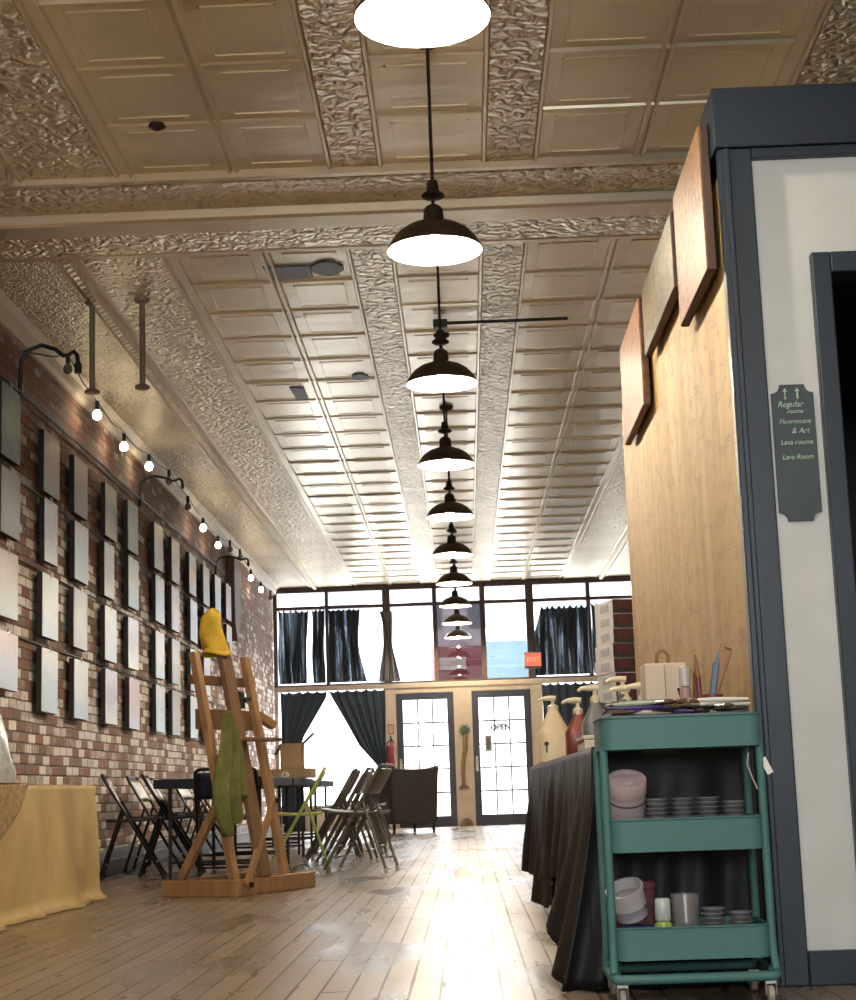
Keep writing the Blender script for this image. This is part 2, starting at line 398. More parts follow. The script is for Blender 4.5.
# ------------------------------------------------------------------ room shell
X0, X1, YF, ZC = -3.08, 2.98, 27.0, 3.95
BRICK = brick_mat(); FLOOR = floor_mat()
PAINT_TAN = mat('tan_trim_paint', (0.56, 0.47, 0.36), 0.5, var=0.06)
BROWN = mat('dark_brown_frame', (0.10, 0.055, 0.045), 0.5, var=0.12)
NAVY = mat('navy_trim_paint', (0.007, 0.016, 0.032), 0.36, var=0.10, scale=4, bump=0.08, bscale=14)
CREAM = mat('cream_cornice_paint', (0.80, 0.71, 0.55), 0.5, var=0.06)
WHITE_WALL = mat('off_white_wall_paint', (0.57, 0.60, 0.59), 0.5, var=0.03)
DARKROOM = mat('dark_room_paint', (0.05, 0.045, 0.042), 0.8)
GREYP = mat('grey_heater_paint', (0.20, 0.23, 0.25), 0.45)
CONC = mat('pavement_concrete', (0.60, 0.58, 0.56), 0.9)

struct(MB().box(X0 - 0.2, X1 + 0.2, -5.2, YF + 0.15, -0.15, 0).build('floor', FLOOR))
struct(MB().box(X0 - 0.25, X0, -5.2, YF + 0.15, 0, ZC + 0.1).build('wall_left', BRICK))
struct(MB().box(X1, X1 + 0.25, -5.2, YF + 0.15, 0, ZC + 0.1).build('wall_right', mat('right_wall_plaster', (0.45, 0.40, 0.33), 0.7)))
b = MB()
b.box(X0, -1.8, -5.2, -5.0, 0, ZC); b.box(1.8, X1, -5.2, -5.0, 0, ZC); b.box(-1.8, 1.8, -5.2, -5.0, 0, 1.2); b.box(-1.8, 1.8, -5.2, -5.0, 3.0, ZC)
for x in (-0.75, 0.75): b.box(x - 0.04, x + 0.04, -5.18, -5.02, 1.2, 3.0)
struct(b.build('wall_rear', mat('rear_wall_plaster', (0.5, 0.46, 0.40), 0.7)))
struct(MB().box(X0 - 14, X1 + 14, YF + 0.15, 70, -0.3, -0.12).build('exterior_street', CONC))
struct(MB().box(X0, X0 + 0.13, 9.0, 26.9, 0, 0.13).box(X0, X0 + 0.10, 9.0, 26.9, 0.13, 0.19).box(X0, X0 + 0.145, 9.0, 26.9, 0.10, 0.118).build('baseboard_left', GREYP, bev=0.006))
struct(MB().prism([(X0, 3.83), (X0 + 0.03, 3.83), (X0 + 0.05, 3.86), (X0 + 0.07, 3.92), (X0 + 0.12, ZC), (X0, ZC)], 'y', -5, YF).build('trim_1', CREAM))

# ---- pressed tin ceiling: one sheet with raised bars, frames and bands
T0, T1, T2, T3 = tin_mat('tin_plain', 'plain'), tin_mat('tin_scroll', 'scroll'), tin_mat('tin_stipple', 'stipple'), tin_mat('tin_rope', 'rope')
zones = [(X0 - 0.05, -2.44, 2), (-2.44, -2.32, 0), (-2.32, -1.80, 1), (-1.80, -0.60, 0), (-0.60, -0.36, 1), (-0.36, 0.23, 0), (0.23, 0.48, 1), (0.48, 1.74, 0), (1.74, 2.26, 1), (2.26, 2.38, 0), (2.38, X1 + 0.05, 2)]
c = MB()
BY0, BY1 = 8.50, 9.84
c.box(X0, X1, -5.2, YF + 0.15, ZC + 0.004, ZC + 0.1, 0)
for x0, x1, k in zones:
    d = 0.010 if k == 1 else 0.0
    for y0, y1 in ((-5.1, BY0), (BY1, YF)): c.box(x0, x1, y0, y1, ZC - d, ZC + 0.003, k)
def ybar(x, wd, h, mi=0):
    for y0, y1 in ((-5.1, BY0), (BY1, YF)): c.prism([(x - wd/2, ZC), (x - wd*0.25, ZC - h), (x + wd*0.25, ZC - h), (x + wd/2, ZC)], 'y', y0, y1, mi)
for x in (-1.78, -1.705, -1.165, -1.125, -0.62, -0.345, 0.215, 0.495, 1.035, 1.075, 1.645, 1.715): ybar(x, 0.03, 0.020)
for x in (-2.38, 2.32): ybar(x, 0.085, 0.05, 3); ybar(x - 0.075, 0.03, 0.022); ybar(x + 0.075, 0.03, 0.022)
cells = [(-1.69, -1.18), (-1.11, -0.63), (-0.335, 0.205), (0.505, 1.02), (1.09, 1.63)]
rows = []
y = BY0
while y > -5.0: rows.append((y - 0.664, y)); y -= 0.664
y = BY1
while y < YF - 0.2: rows.append((y, min(y + 0.672, YF))); y += 0.672
rr = random.Random(3)
for y0, y1 in rows:
    for x0, x1 in ((-1.70, -0.62), (-0.34, 0.21), (0.50, 1.64)):
        sag = rr.uniform(0.008, 0.016); j = rr.uniform(-0.006, 0.006)
        c.prism([(y0 - 0.014, ZC), (y0 - 0.004 + j, ZC - sag), (y0 + 0.006 + j, ZC - sag), (y0 + 0.022, ZC)], 'x', x0, x1)
    for x0, x1 in cells:
        a0, a1, b0, b1 = x0 + 0.07, x1 - 0.07, y0 + 0.10, y1 - 0.08
        if b1 - b0 < 0.2: continue
        for (p0, p1, q0, q1) in ((a0, a0 + 0.010, b0, b1), (a1 - 0.010, a1, b0, b1), (a0, a1, b0, b0 + 0.008), (a0, a1, b1 - 0.008, b1)):
            c.box(p0, p1, q0, q1, ZC - 0.005, ZC + 0.002)
struct(c.build('ceiling', [T0, T1, T2, T3]))
c = MB()
c.prism([(8.50, ZC), (8.52, ZC - 0.035), (8.57, ZC - 0.035), (8.59, ZC - 0.012), (9.00, ZC - 0.03), (9.02, ZC - 0.075), (9.05, ZC - 0.085), (9.25, ZC - 0.085), (9.28, ZC - 0.075), (9.30, ZC - 0.03), (9.74, ZC - 0.012), (9.76, ZC - 0.035), (9.81, ZC - 0.035), (9.84, ZC)], 'x', X0, X1)
c.box(X0, X1, 8.60, 8.98, ZC - 0.036, ZC - 0.01, 1); c.box(X0, X1, 9.32, 9.73, ZC - 0.036, ZC - 0.01, 1)
struct(c.build('trim_2', [T0, T1]))

# ---- street front
b = MB()
for x0, x1 in ((-1.30, -1.10), (-0.17, 0.13), (1.08, 1.28)): b.box(x0, x1, YF, YF + 0.14, 0, 2.16)
b.box(-1.30, 1.28, YF, YF + 0.14, 2.155, 2.24)
b.box(X0, X1, YF - 0.03, YF + 0.14, 2.235, 2.315)
b.box(X0, -1.30, YF, YF + 0.14, 0, 0.40); b.box(1.28, X1, YF, YF + 0.14, 0, 0.40)
b.box(X0, X0 + 0.06, YF, YF + 0.14, 0.4, 2.24)
struct(b.build('wall_front', PAINT_TAN, bev=0.006))
b = MB()
for x, wd in ((-3.05, 0.06), (-2.20, 0.055), (-1.22, 0.13), (-0.425, 0.07), (0.36, 0.085), (1.135, 0.13), (2.10, 0.07), (2.94, 0.08)):
    b.box(x - wd/2, x + wd/2, YF, YF + 0.12, 2.315, 3.90)
for z, h in ((3.60, 0.055), (3.885, 0.06), (2.33, 0.03)): b.box(X0, X1, YF - 0.01, YF + 0.12, z - h/2, z + h/2)
b.box(X0, X1, YF - 0.005, YF + 0.12, 3.90, ZC)
struct(b.build('trim_3', BROWN))
GLASS = glass_mat('clear_window_glass'); SMOKE = glass_mat('grey_tinted_glass', (0.27, 0.25, 0.265), 0.05)
edges = [(-3.02, -2.227), (-2.172, -1.285), (-1.155, -0.46), (-0.39, 0.318), (0.402, 1.07), (1.20, 2.065), (2.135, 2.90)]
n = 1
for z0, z1 in ((2.345, 3.572), (3.628, 3.855)):
    for i, (x0, x1) in enumerate(edges):
        struct(MB().box(x0, x1, YF + 0.05, YF + 0.058, z0, z1).build('window_%d' % n, SMOKE if (i == 3 and z0 < 3) else GLASS)); n += 1
for x0, x1 in ((X0 + 0.06, -1.30), (1.28, X1)):
    struct(MB().box(x0, x1, YF + 0.05, YF + 0.058, 0.40, 2.235).build('window_%d' % n, GLASS)); n += 1

DOORP = mat('blue_black_door_paint', (0.022, 0.026, 0.045), 0.4)
BRASS = mat('dull_metal', (0.35, 0.33, 0.30), 0.35, 0.9)
def door(n, x0, x1, hinge):
    f = MB(); z1 = 2.15
    f.box(x0, x0 + 0.105, YF - 0.01, YF + 0.07, 0, z1); f.box(x1 - 0.105, x1, YF - 0.01, YF + 0.07, 0, z1)
    f.box(x0 + 0.105, x1 - 0.105, YF - 0.01, YF + 0.07, z1 - 0.11, z1); f.box(x0 + 0.105, x1 - 0.105, YF - 0.01, YF + 0.07, 0, 0.17)
    d = struct(f.build('door_%d' % n, DOORP))
    a0, a1, b0, b1 = x0 + 0.105, x1 - 0.105, 0.17, z1 - 0.11
    MB().box(a0, a1, YF + 0.026, YF + 0.032, b0, b1).build('door_glass', GLASS, d)
    m = MB()
    for k in (1, 2): xx = a0 + (a1 - a0) * k / 3; m.box(xx - 0.011, xx + 0.011, YF + 0.012, YF + 0.045, b0, b1)
    for k in (1, 2, 3, 4): zz = b0 + (b1 - b0) * k / 5; m.box(a0, a1, YF + 0.013, YF + 0.044, zz - 0.012, zz + 0.012)
    m.build('glazing_bars', DOORP, d)
    hx = x0 + 0.05 if hinge > 0 else x1 - 0.05
    MB().box(hx - 0.02, hx + 0.02, YF - 0.018, YF - 0.008, 0.86, 1.10).tube([(hx, YF - 0.012, 1.0), (hx, YF - 0.06, 1.0), (hx + 0.09 * hinge, YF - 0.06, 1.0)], 0.009).build('door_handle', BRASS, d, smooth=True)
    return d
door(1, -1.10, -0.17, 1); door(2, 0.13, 1.08, 1)

# ---- the partition: a small room with a signed plywood side and a navy trimmed front
PX, PY, PY1 = 0.875, 5.0, 8.40
PLY = plywood_mat()
struct(MB().box(PX, PX + 0.02, PY + 0.03, PY1, 0, 2.50).build('wall_plywood', PLY, bev=0.003))
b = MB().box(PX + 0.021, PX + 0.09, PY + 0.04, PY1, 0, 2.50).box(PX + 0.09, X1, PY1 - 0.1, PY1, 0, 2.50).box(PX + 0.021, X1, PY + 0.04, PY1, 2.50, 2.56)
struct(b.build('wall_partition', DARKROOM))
b = MB()
DX0, DX1, DZ = 1.185, 2.05, 2.16          # doorway
b.box(0.97, DX0, PY + 0.012, PY + 0.09, 0.09, 2.56); b.box(DX1, X1, PY + 0.012, PY + 0.09, 0.09, 2.56); b.box(DX0, DX1, PY + 0.012, PY + 0.09, DZ, 2.56)
struct(b.build('wall_panel', WHITE_WALL))
b = MB()
b.box(PX - 0.005, 0.975, PY - 0.012, PY + 0.04, 0, 2.57)                        # corner post
b.box(PX + 0.012, 0.905, PY - 0.022, PY - 0.010, 0, 2.57)
b.box(PX - 0.015, X1, PY - 0.025, PY + 0.62, 2.57, 2.77)                       # header
b.box(0.975, X1, PY - 0.015, PY + 0.03, 2.535, 2.57)
b.box(0.975, X1, PY - 0.015, PY + 0.02, 0, 0.098)                             # plinth
struct(b.build('trim_4', NAVY, bev=0.004))
b = MB()
b.box(DX0 - 0.048, DX0 + 0.012, PY - 0.022, PY + 0.10, 0.0985, DZ + 0.055); b.box(DX1 - 0.012, DX1 + 0.048, PY - 0.022, PY + 0.10, 0.0985, DZ + 0.055)
b.box(DX0 + 0.012, DX1 - 0.012, PY - 0.022, PY + 0.10, DZ - 0.012, DZ + 0.055)
struct(b.build('trim_5', NAVY, bev=0.005))

# ------------------------------------------------------------------ pendant lamps
BRONZE = mat('bronze_shade_enamel', (0.075, 0.055, 0.038), 0.38, 0.4, var=0.1)
ENAMEL = mat('white_shade_enamel', (0.86, 0.83, 0.76), 0.4, var=0.02)
BULB = emit('warm_lamp_bulb', (1.0, 0.84, 0.62), BULB_E)
ROD = mat('dark_rod_metal', (0.045, 0.035, 0.028), 0.45, 0.5)
def make_pendant():
    t = thing('pendant_lamp', 'x', 'lamp', group='row of pendant lamps')
    outer = [(0.212, 0.0), (0.212, 0.006), (0.205, 0.022), (0.188, 0.050), (0.160, 0.082), (0.122, 0.108), (0.080, 0.124), (0.052, 0.132), (0.046, 0.140), (0.043, 0.188), (0.036, 0.202), (0.022, 0.212), (0.010, 0.216)]
    inner = [(0.2095, 0.0005), (0.202, 0.021), (0.185, 0.048), (0.157, 0.079), (0.119, 0.105), (0.078, 0.121), (0.050, 0.128), (0.001, 0.129)]
    MB().lathe(outer, 40, caps=False).build('lamp_shade', BRONZE, t, smooth=True)
    MB().lathe(inner, 40, caps=False).build('shade_lining', ENAMEL, t, smooth=True)
    MB().lathe([(0.001, -0.004), (0.018, 0.0), (0.029, 0.014), (0.033, 0.030), (0.029, 0.048), (0.018, 0.070), (0.016, 0.128)], 16).build('bulb', BULB, t, smooth=True)
    MB().tube([(0, 0, 0.214), (0, 0, 0.60), (0, 0, 0.985)], 0.008, 8).build('rod', ROD, t, smooth=True)
    MB().lathe([(0.010, 0.330), (0.022, 0.325), (0.026, 0.300), (0.030, 0.275), (0.050, 0.262), (0.052, 0.252), (0.036, 0.243), (0.010, 0.238)], 20).build('bell_cover', ROD, t, smooth=True)
    MB().lathe([(0.060, 0.9995), (0.060, 0.985), (0.045, 0.970), (0.012, 0.960)], 24).build('ceiling_canopy', ROD, t, smooth=True)
    return t
ordn = ['first', 'second', 'third', 'fourth', 'fifth', 'sixth', 'seventh', 'eighth', 'ninth', 'tenth', 'eleventh', 'twelfth']
proto = make_pendant()
lampY = [4.77, 7.02, 9.47, 11.95, 14.33, 16.75, 19.15, 21.55, 23.85, 26.15]
lampX = [-0.05, -0.055, -0.06, -0.066, -0.06, -0.063, -0.062, -0.066, -0.056, -0.054]
for i, (x, y) in enumerate(zip(lampX, lampY)):
    o = proto if i == 0 else dup(proto)
    z = 2.95
    if abs(y - 9.2) < 0.3: z = 2.95
    o.location = (x, y, z)
    if i == 0: lab = 'bronze barn pendant lamp nearest the viewer, its bright mouth cut by the top edge'
    elif i == 9: lab = 'smallest and farthest bronze barn pendant lamp, tenth of the row, close to street window'
    else: lab = 'bronze barn pendant lamp, %s in the row counted from the nearest' % ordn[i]
    o['label'] = lab
for y in (2.37, -0.05, -2.5):
    o = dup(proto, (-0.05, y, 2.95)); o['label'] = 'bronze barn pendant lamp hanging behind the viewer'
# conduit with a junction box on the ceiling
t = thing('ceiling_conduit', 'thin dark conduit with small box running sideways across the ceiling beyond third lamp', 'conduit', (-0.07, 11.5, ZC - 0.03))
MB().tube([(-0.04, 11.5, ZC - 0.045), (0.85, 11.5, ZC - 0.045)], 0.012).build('pipe', ROD, t, smooth=True)
MB().box(-0.12, -0.02, 11.45, 11.55, ZC - 0.085, ZC - 0.025).build('junction_box', ROD, t, bev=0.006)
PATCHM = mat('patch_sheet_metal', (0.17, 0.18, 0.20), 0.5, 0.5)
for (x, y, sx, sy, lab) in ((-1.04, 10.30, 0.30, 0.26, 'grey rectangular patch on the ceiling past the cross beam'), (-0.78, 10.25, 0.22, 0.30, 'grey rounded patch on the ceiling beside the second lamp'), (-0.75, 13.12, 0.14, 0.22, 'small torn silver patch on the ceiling near the third lamp'), (-1.30, 13.6, 0.12, 0.42, 'small dark square hole cover high on the ceiling')):
    poly = [(x + sx/2 * math.cos(a) * (1 if abs(math.cos(a)) > 0.6 else 0.85), y + sy/2 * math.sin(a)) for a in [2 * PI * k / 10 + 0.3 for k in range(10)]]
    if 'rectangular' in lab or 'square' in lab: poly = [(x - sx/2, y - sy/2), (x + sx/2, y - sy/2 + 0.02), (x + sx/2, y + sy/2), (x - sx/2 + 0.02, y + sy/2)]
    tag(MB().prism(poly, 'z', ZC - 0.012, ZC - 0.001).build('ceiling_patch', PATCHM, bev=0.002), lab, 'patch')
t = thing('ceiling_rosette', 'tiny dark round fitting on a plain ceiling panel high above', 'fitting', (-1.44, 7.85, ZC))
MB().lathe([(0.045, -0.0005), (0.045, -0.01), (0.03, -0.02), (0.012, -0.03)], 20, c=(-1.44, 7.85, ZC)).build('base', ROD, t, smooth=True)

# ------------------------------------------------------------------ canvases on wires along the brick wall
def art_mat(name, top, mid, bot, scale=5.0, rough=0.35, streak=(1, 1, 1), amt=0.5):
    m = bpy.data.materials.new(name); m.use_nodes = True
    nt = m.node_tree; N = nt.nodes; L = nt.links; b = N['Principled BSDF']; b.inputs['Roughness'].default_value = rough
    tc = N.new('ShaderNodeTexCoord'); sp = N.new('ShaderNodeSeparateXYZ'); L.new(tc.outputs['Generated'], sp.inputs[0])
    mp = N.new('ShaderNodeMapping'); mp.inputs['Scale'].default_value = streak; L.new(tc.outputs['Object'], mp.inputs[0])
    n = N.new('ShaderNodeTexNoise'); n.inputs['Scale'].default_value = scale; n.inputs['Detail'].default_value = 4; n.inputs['Distortion'].default_value = 1.2
    L.new(mp.outputs[0], n.inputs['Vector'])
    t = math_node(N, L, 'ADD', sp.outputs['Z'], math_node(N, L, 'MULTIPLY', math_node(N, L, 'SUBTRACT', n.outputs['Fac'], 0.5), amt * 2))
    r = N.new('ShaderNodeValToRGB'); cr = r.color_ramp
    cr.elements[0].position = 0.15; cr.elements[0].color = (*bot, 1); cr.elements[1].position = 0.85; cr.elements[1].color = (*top, 1)
    e = cr.elements.new(0.5); e.color = (*mid, 1)
    L.new(t, r.inputs[0]); L.new(r.outputs[0], b.inputs['Base Color'])
    return m
BL = (0.60, 0.79, 1.0); LI = (0.76, 0.77, 1.0); PW = (0.84, 0.92, 1.0); GR = (0.25, 0.28, 0.30); PK = (0.78, 0.62, 0.66)  # pale blue, lilac and bluish white: daylight glare put into the canvas colours
A = {
 'dark green': art_mat('art_dark_green', (0.12, 0.20, 0.19), (0.22, 0.34, 0.30), (0.08, 0.18, 0.17), scale=8),
 'orange and grey': art_mat('art_orange_grey', (0.50, 0.36, 0.26), (0.44, 0.34, 0.28), (0.34, 0.41, 0.42)),
 'brown': art_mat('art_brown', (0.42, 0.33, 0.25), (0.30, 0.22, 0.18), (0.27, 0.19, 0.18), streak=(1, 3, 0.6)),
 'dark teal and cream': art_mat('art_teal_cream', (0.55, 0.52, 0.42), (0.24, 0.30, 0.32), (0.58, 0.55, 0.45), streak=(1, 4, 0.8)),
 'slate grey': art_mat('art_slate', (0.34, 0.38, 0.42), (0.42, 0.46, 0.51), (0.30, 0.33, 0.37)),
 'olive and grey': art_mat('art_olive_grey', (0.66, 0.62, 0.38), (0.52, 0.56, 0.56), (0.46, 0.53, 0.60)),
 'yellow': art_mat('art_yellow', (0.68, 0.52, 0.20), (0.66, 0.50, 0.30), (0.50, 0.46, 0.42)),
 'rainbow': art_mat('art_rainbow', (0.30, 0.55, 0.55), (0.75, 0.45, 0.18), (0.55, 0.40, 0.62), amt=0.2),
 'glare-tinted blue': art_mat('art_glare_blue', PW, BL, BL),
 'glare-tinted lilac': art_mat('art_glare_lilac', LI, (0.60, 0.62, 0.78), PW),
 'glare-tinted white and blue': art_mat('art_glare_white_blue', PW, PW, BL),
 'beige and blue': art_mat('art_beige_blue', (0.58, 0.48, 0.40), (0.60, 0.58, 0.56), (0.55, 0.66, 0.72), amt=0.25),
 'pink striped': art_mat('art_pink_stripe', PK, LI, BL, scale=3, streak=(1, 9, 0.5), amt=0.9),
 'pale grey': art_mat('art_pale_grey', (0.44, 0.47, 0.50), (0.50, 0.52, 0.56), (0.42, 0.46, 0.52)),
 'pink': art_mat('art_pink', PK, PK, LI),
}
EDGE_D = mat('dark_canvas_edge', (0.030, 0.022, 0.020), 0.7); EDGE_R = mat('red_canvas_edge', (0.16, 0.02, 0.015), 0.6)
CLIP = mat('wire_clip_metal', (0.5, 0.48, 0.44), 0.35, 0.8)
colY = [10.66, 11.78, 12.74, 13.84, 14.84, 16.14, 17.08, 18.22, 19.20, 20.12, 21.05]
rowZ = [(2.84, 3.30), (2.32, 2.785), (1.775, 2.24), (1.235, 1.695)]
styles = [['dark green', 'orange and grey', 'brown', 'dark teal and cream', 'slate grey', 'olive and grey', 'yellow', 'rainbow', 'pale grey', 'glare-tinted blue', 'pink'],
          ['slate grey', 'glare-tinted lilac', 'glare-tinted blue', 'glare-tinted lilac', 'glare-tinted white and blue', 'glare-tinted blue', 'pink', 'glare-tinted blue', 'pale grey', 'glare-tinted lilac', 'glare-tinted blue'],
          ['beige and blue', 'glare-tinted white and blue', 'pale grey', 'glare-tinted blue', 'glare-tinted lilac', 'glare-tinted white and blue', 'pale grey', 'glare-tinted blue', 'glare-tinted lilac', 'pale grey', 'glare-tinted blue'],
          ['pink striped', 'glare-tinted blue', 'glare-tinted white and blue', 'glare-tinted lilac', 'pink', 'glare-tinted blue', 'pale grey', 'glare-tinted blue', 'pink', 'pale grey', 'glare-tinted lilac']]
rowname = ['top', 'second', 'third', 'lowest']
cr = random.Random(11)
for r in range(4):
    for k in range(11):
        if r >= 2 and k >= 9: continue
        y0 = colY[k] + cr.uniform(-0.03, 0.03); z0, z1 = rowZ[r]
        if k == 0: z0 += 0.05 + (0.06 if r == 3 else 0); z1 += 0.03 + (0.0 if r != 0 else 0.06)
        dz = cr.uniform(-0.012, 0.012); z0 += dz; z1 += dz
        wd = 0.46 if r != 1 or k not in (1, 3) else 0.38
        st = styles[r][k]
        t = thing('canvas_painting', 'small %s canvas, %s from near end, %s row on brick wall' % (st, ordn[k], rowname[r]), 'painting', (-3.03, y0 + wd/2, (z0 + z1)/2), group='canvases on the brick wall')
        tilt = cr.uniform(-0.012, 0.012); t.rotation_euler = (tilt, 0, 0)
        MB().box(-3.047, -3.006, y0, y0 + wd, z0, z1).build('stretcher_edge', EDGE_R if (k == 0 and r >= 2) else EDGE_D, t, bev=0.004)
        MB().box(-3.007, -3.002, y0 + 0.002, y0 + wd - 0.002, z0 + 0.002, z1 - 0.002).build('painted_front', A[st], t)
        MB().box(-3.012, -2.999, y0 + wd/2 - 0.012, y0 + wd/2 + 0.012, z1 - 0.02, z1 + 0.028).build('clip', CLIP, t, bev=0.003)
WIRE = mat('hanging_wire', (0.03, 0.025, 0.022), 0.5, 0.3)
wl = ['dark picture wire stretched high along brick wall above the top canvases', 'picture wire carrying the second row of canvases', 'picture wire carrying the third row of canvases', 'picture wire carrying the lowest row of canvases']
for i, (z, r, x) in enumerate(((3.46, 0.012, -3.052), (2.815, 0.006, -3.066), (2.27, 0.006, -3.066), (1.725, 0.006, -3.066))):
    pts = [(x, y, z + 0.003 * math.sin(y * 2.9)) for y in [8 + 0.35 * k for k in range(39)]]
    tag(MB().tube(pts, r, 6).build('picture_wire', WIRE, smooth=True), wl[i], 'wire')

# string of bulbs hung under the cornice
t = thing('string_lights', 'string of small round bulbs sagging under the cornice along brick wall', 'string lights', (-2.9, 16, 3.75))
lit = [(13.06, 3.70), (14.13, 3.66), (15.29, 3.71), (18.54, 3.63), (19.69, 3.60), (22.78, 3.59), (23.91, 3.56)]
unl = [(12.06, 3.83), (16.36, 3.77), (17.51, 3.70), (20.72, 3.70), (21.66, 3.72), (25.1, 3.58)]
allb = sorted([(y, z, 1) for y, z in lit] + [(y, z, 0) for y, z in unl])
cpts = [(-3.04, 11.30, 3.76), (-2.9, 11.62, 3.80)]
for i, (y, z, on) in enumerate(allb):
    cpts.append((-2.9, y, z + 0.105))
    if i + 1 < len(allb):
        y2, z2, _ = allb[i + 1]; cpts.append((-2.9, (y + y2)/2, (z + z2)/2 + 0.075))
cpts.append((-2.9, 26.9, 3.70))
BLACKP = mat('black_plastic', (0.012, 0.012, 0.013), 0.4)
MB().tube(cpts, 0.006, 6).build('cord', BLACKP, t, smooth=True)
SB = emit('string_bulb_glow', (1.0, 0.82, 0.56), 28.0); SB0 = mat('unlit_bulb_glass', (0.25, 0.23, 0.20), 0.2)
for y, z, on in allb:
    s = MB().tube([(-2.9, y, z + 0.11), (-2.9, y, z + 0.035)], 0.017, 10).build('socket', BLACKP, t, smooth=True)
    MB().lathe([(0.012, 0.036), (0.030, 0.015), (0.038, -0.010), (0.030, -0.035), (0.012, -0.047), (0.001, -0.05)], 14, c=(-2.9, y, z)).build('bulb', SB if on else SB0, s, smooth=True)
# gooseneck arms on the brick
for (y, z, sc, lab) in ((11.28, 3.52, 1.0, 'black gooseneck wall arm curving up over cornice above the first canvases'), (15.62, 3.50, 0.62, 'short black gooseneck wall arm under the cornice behind third lit bulb'), (20.5, 3.40, 0.62, 'small black gooseneck wall arm far along brick wall near the wooden board')):
    t = thing('gooseneck_arm', lab, 'wall arm', (-3.05, y, z))
    pts = [(-3.055, y, z - 0.12), (-3.052, y, z), (-3.045, y, z + 0.16 * sc), (-3.0, y, z + 0.24 * sc), (-2.90, y + 0.0, z + 0.275 * sc), (-2.80, y, z + 0.24 * sc), (-2.74, y, z + 0.19 * sc), (-2.70, y, z + 0.20 * sc), (-2.67, y, z + 0.22 * sc), (-2.645, y, z + 0.19 * sc), (-2.64, y, z + 0.13 * sc)]
    MB().tube(pts, 0.016 * (0.6 + 0.4 * sc), 8).build('arm', BLACKP, t, smooth=True)
    MB().tube([(-2.64, y, z + 0.13 * sc), (-2.64, y, z + 0.06 * sc)], 0.026 * sc, 10).build('socket', BLACKP, t, smooth=True)
PIPE = mat('tin_painted_pipe', (0.34, 0.27, 0.19), 0.45, 0.3)
for (x, y, ln, lab) in ((-2.42, 10.75, 0.64, 'tan pipe stub hanging from ceiling beside the rope moulding, nearer the brick wall'), (-2.08, 10.75, 0.62, 'tan pipe stub hanging from ceiling farther out from the brick wall')):
    t = thing('hanging_pipe', lab, 'pipe', (x, y, ZC))
    MB().tube([(x, y, ZC - 0.004), (x, y, ZC - ln)], 0.020, 12).build('pipe', PIPE, t, smooth=True)
    MB().lathe([(0.022, -ln + 0.02), (0.05, -ln + 0.004), (0.052, -ln - 0.012), (0.03, -ln - 0.018)], 16, c=(x, y, ZC)).build('end_flange', PIPE, t, smooth=True)
    MB().lathe([(0.055, -0.003), (0.05, -0.03), (0.025, -0.045)], 16, c=(x, y, ZC)).build('ceiling_flange', PIPE, t, smooth=True)
WOODD = mat('dark_board_wood', (0.15, 0.085, 0.05), 0.55, stretch=(4, 4, 0.6), var=0.25)
o = MB().prism([(21.58, 3.72), (22.2, 3.72), (22.2, 2.95), (21.82, 2.62), (21.58, 2.85)], 'x', -3.078, -2.965).build('wooden_board', WOODD, bev=0.008)
tag(o, 'tall dark wooden board with pointed lower end fixed to the far brick wall', 'board')

# ------------------------------------------------------------------ street window: curtains and small things
SHEER = sheer('dark_sheer_curtain', (0.020, 0.030, 0.040), 0.42, (15, 1, 0.8))
SHEER_G = sheer('grey_sheer_curtain', (0.16, 0.15, 0.16), 0.25, (9, 1, 0.8))
CURT = mat('navy_curtain_cloth', (0.020, 0.034, 0.055), 0.8, scale=3)
def drape(x0, x1, z0, z1, y, folds, amp, left=None, right=None, scal=0.0, nu=70, nv=24, seed=0):
    """hanging cloth; left/right(v) give the edge x at height fraction v (0 top)"""
    r = random.Random(seed); ph = [r.uniform(0, 6) for _ in range(3)]
    def fn(u, v):
        a = left(v) if left else x0; b_ = right(v) if right else x1
        x = a + (b_ - a) * u; g = 0.35 + 0.65 * v
        yy = y - amp * g * (math.sin(u * folds * 2 * PI + ph[0]) + 0.4 * math.sin(u * folds * 4.7 * PI + ph[1] + v))
        z = z1 + (z0 - z1) * v - (scal * abs(math.sin(u * folds * PI)) * (1 - v) if scal else 0)
        return (x + 0.01 * math.sin(v * 7 + u * 20), yy, z)
    return MB().sheet(nu, nv, fn)
def curtain(name, mb, m, lab, cat='curtain'):
    return tag(mb.build(name, m, smooth=True, solid=0.003), lab, cat)
yc = YF - 0.075
curtain('sheer_curtain', drape(-2.99, -2.52, 2.36, 3.57, yc, 5, 0.018, scal=0.04, right=lambda v: -2.50 - 0.05 * v, seed=1), SHEER, 'dark sheer curtain in upper window, nearest the brick wall corner')
curtain('sheer_curtain', drape(-2.44, -2.24, 2.36, 3.57, yc, 3, 0.018, scal=0.04, seed=2), SHEER, 'narrow dark sheer curtain strip between bright gap and first window post')
curtain('sheer_curtain', drape(-2.17, -1.6, 2.36, 3.56, yc, 6, 0.018, scal=0.03, right=lambda v: -1.66 - 0.06 * math.sin(v * 3) + 0.10 * v, seed=3), SHEER, 'dark sheer curtain in second upper window with blue grey light streaks')
curtain('sheer_curtain', drape(-1.33, -1.1, 2.345, 3.5, yc, 3, 0.02, left=lambda v: -1.33 + 0.06 * math.sin(v * 4), right=lambda v: -1.13 + 0.20 * max(0, v - 0.45), seed=4), SHEER_G, 'grey curtain gathered over the wide brown window post')
curtain('sheer_curtain', drape(1.22, 2.08, 2.36, 3.50, yc, 8, 0.018, scal=0.06, left=lambda v: 1.32 - 0.14 * min(1, v * 2.5), seed=5), SHEER, 'wide dark sheer curtain in upper window behind the red exit sign')
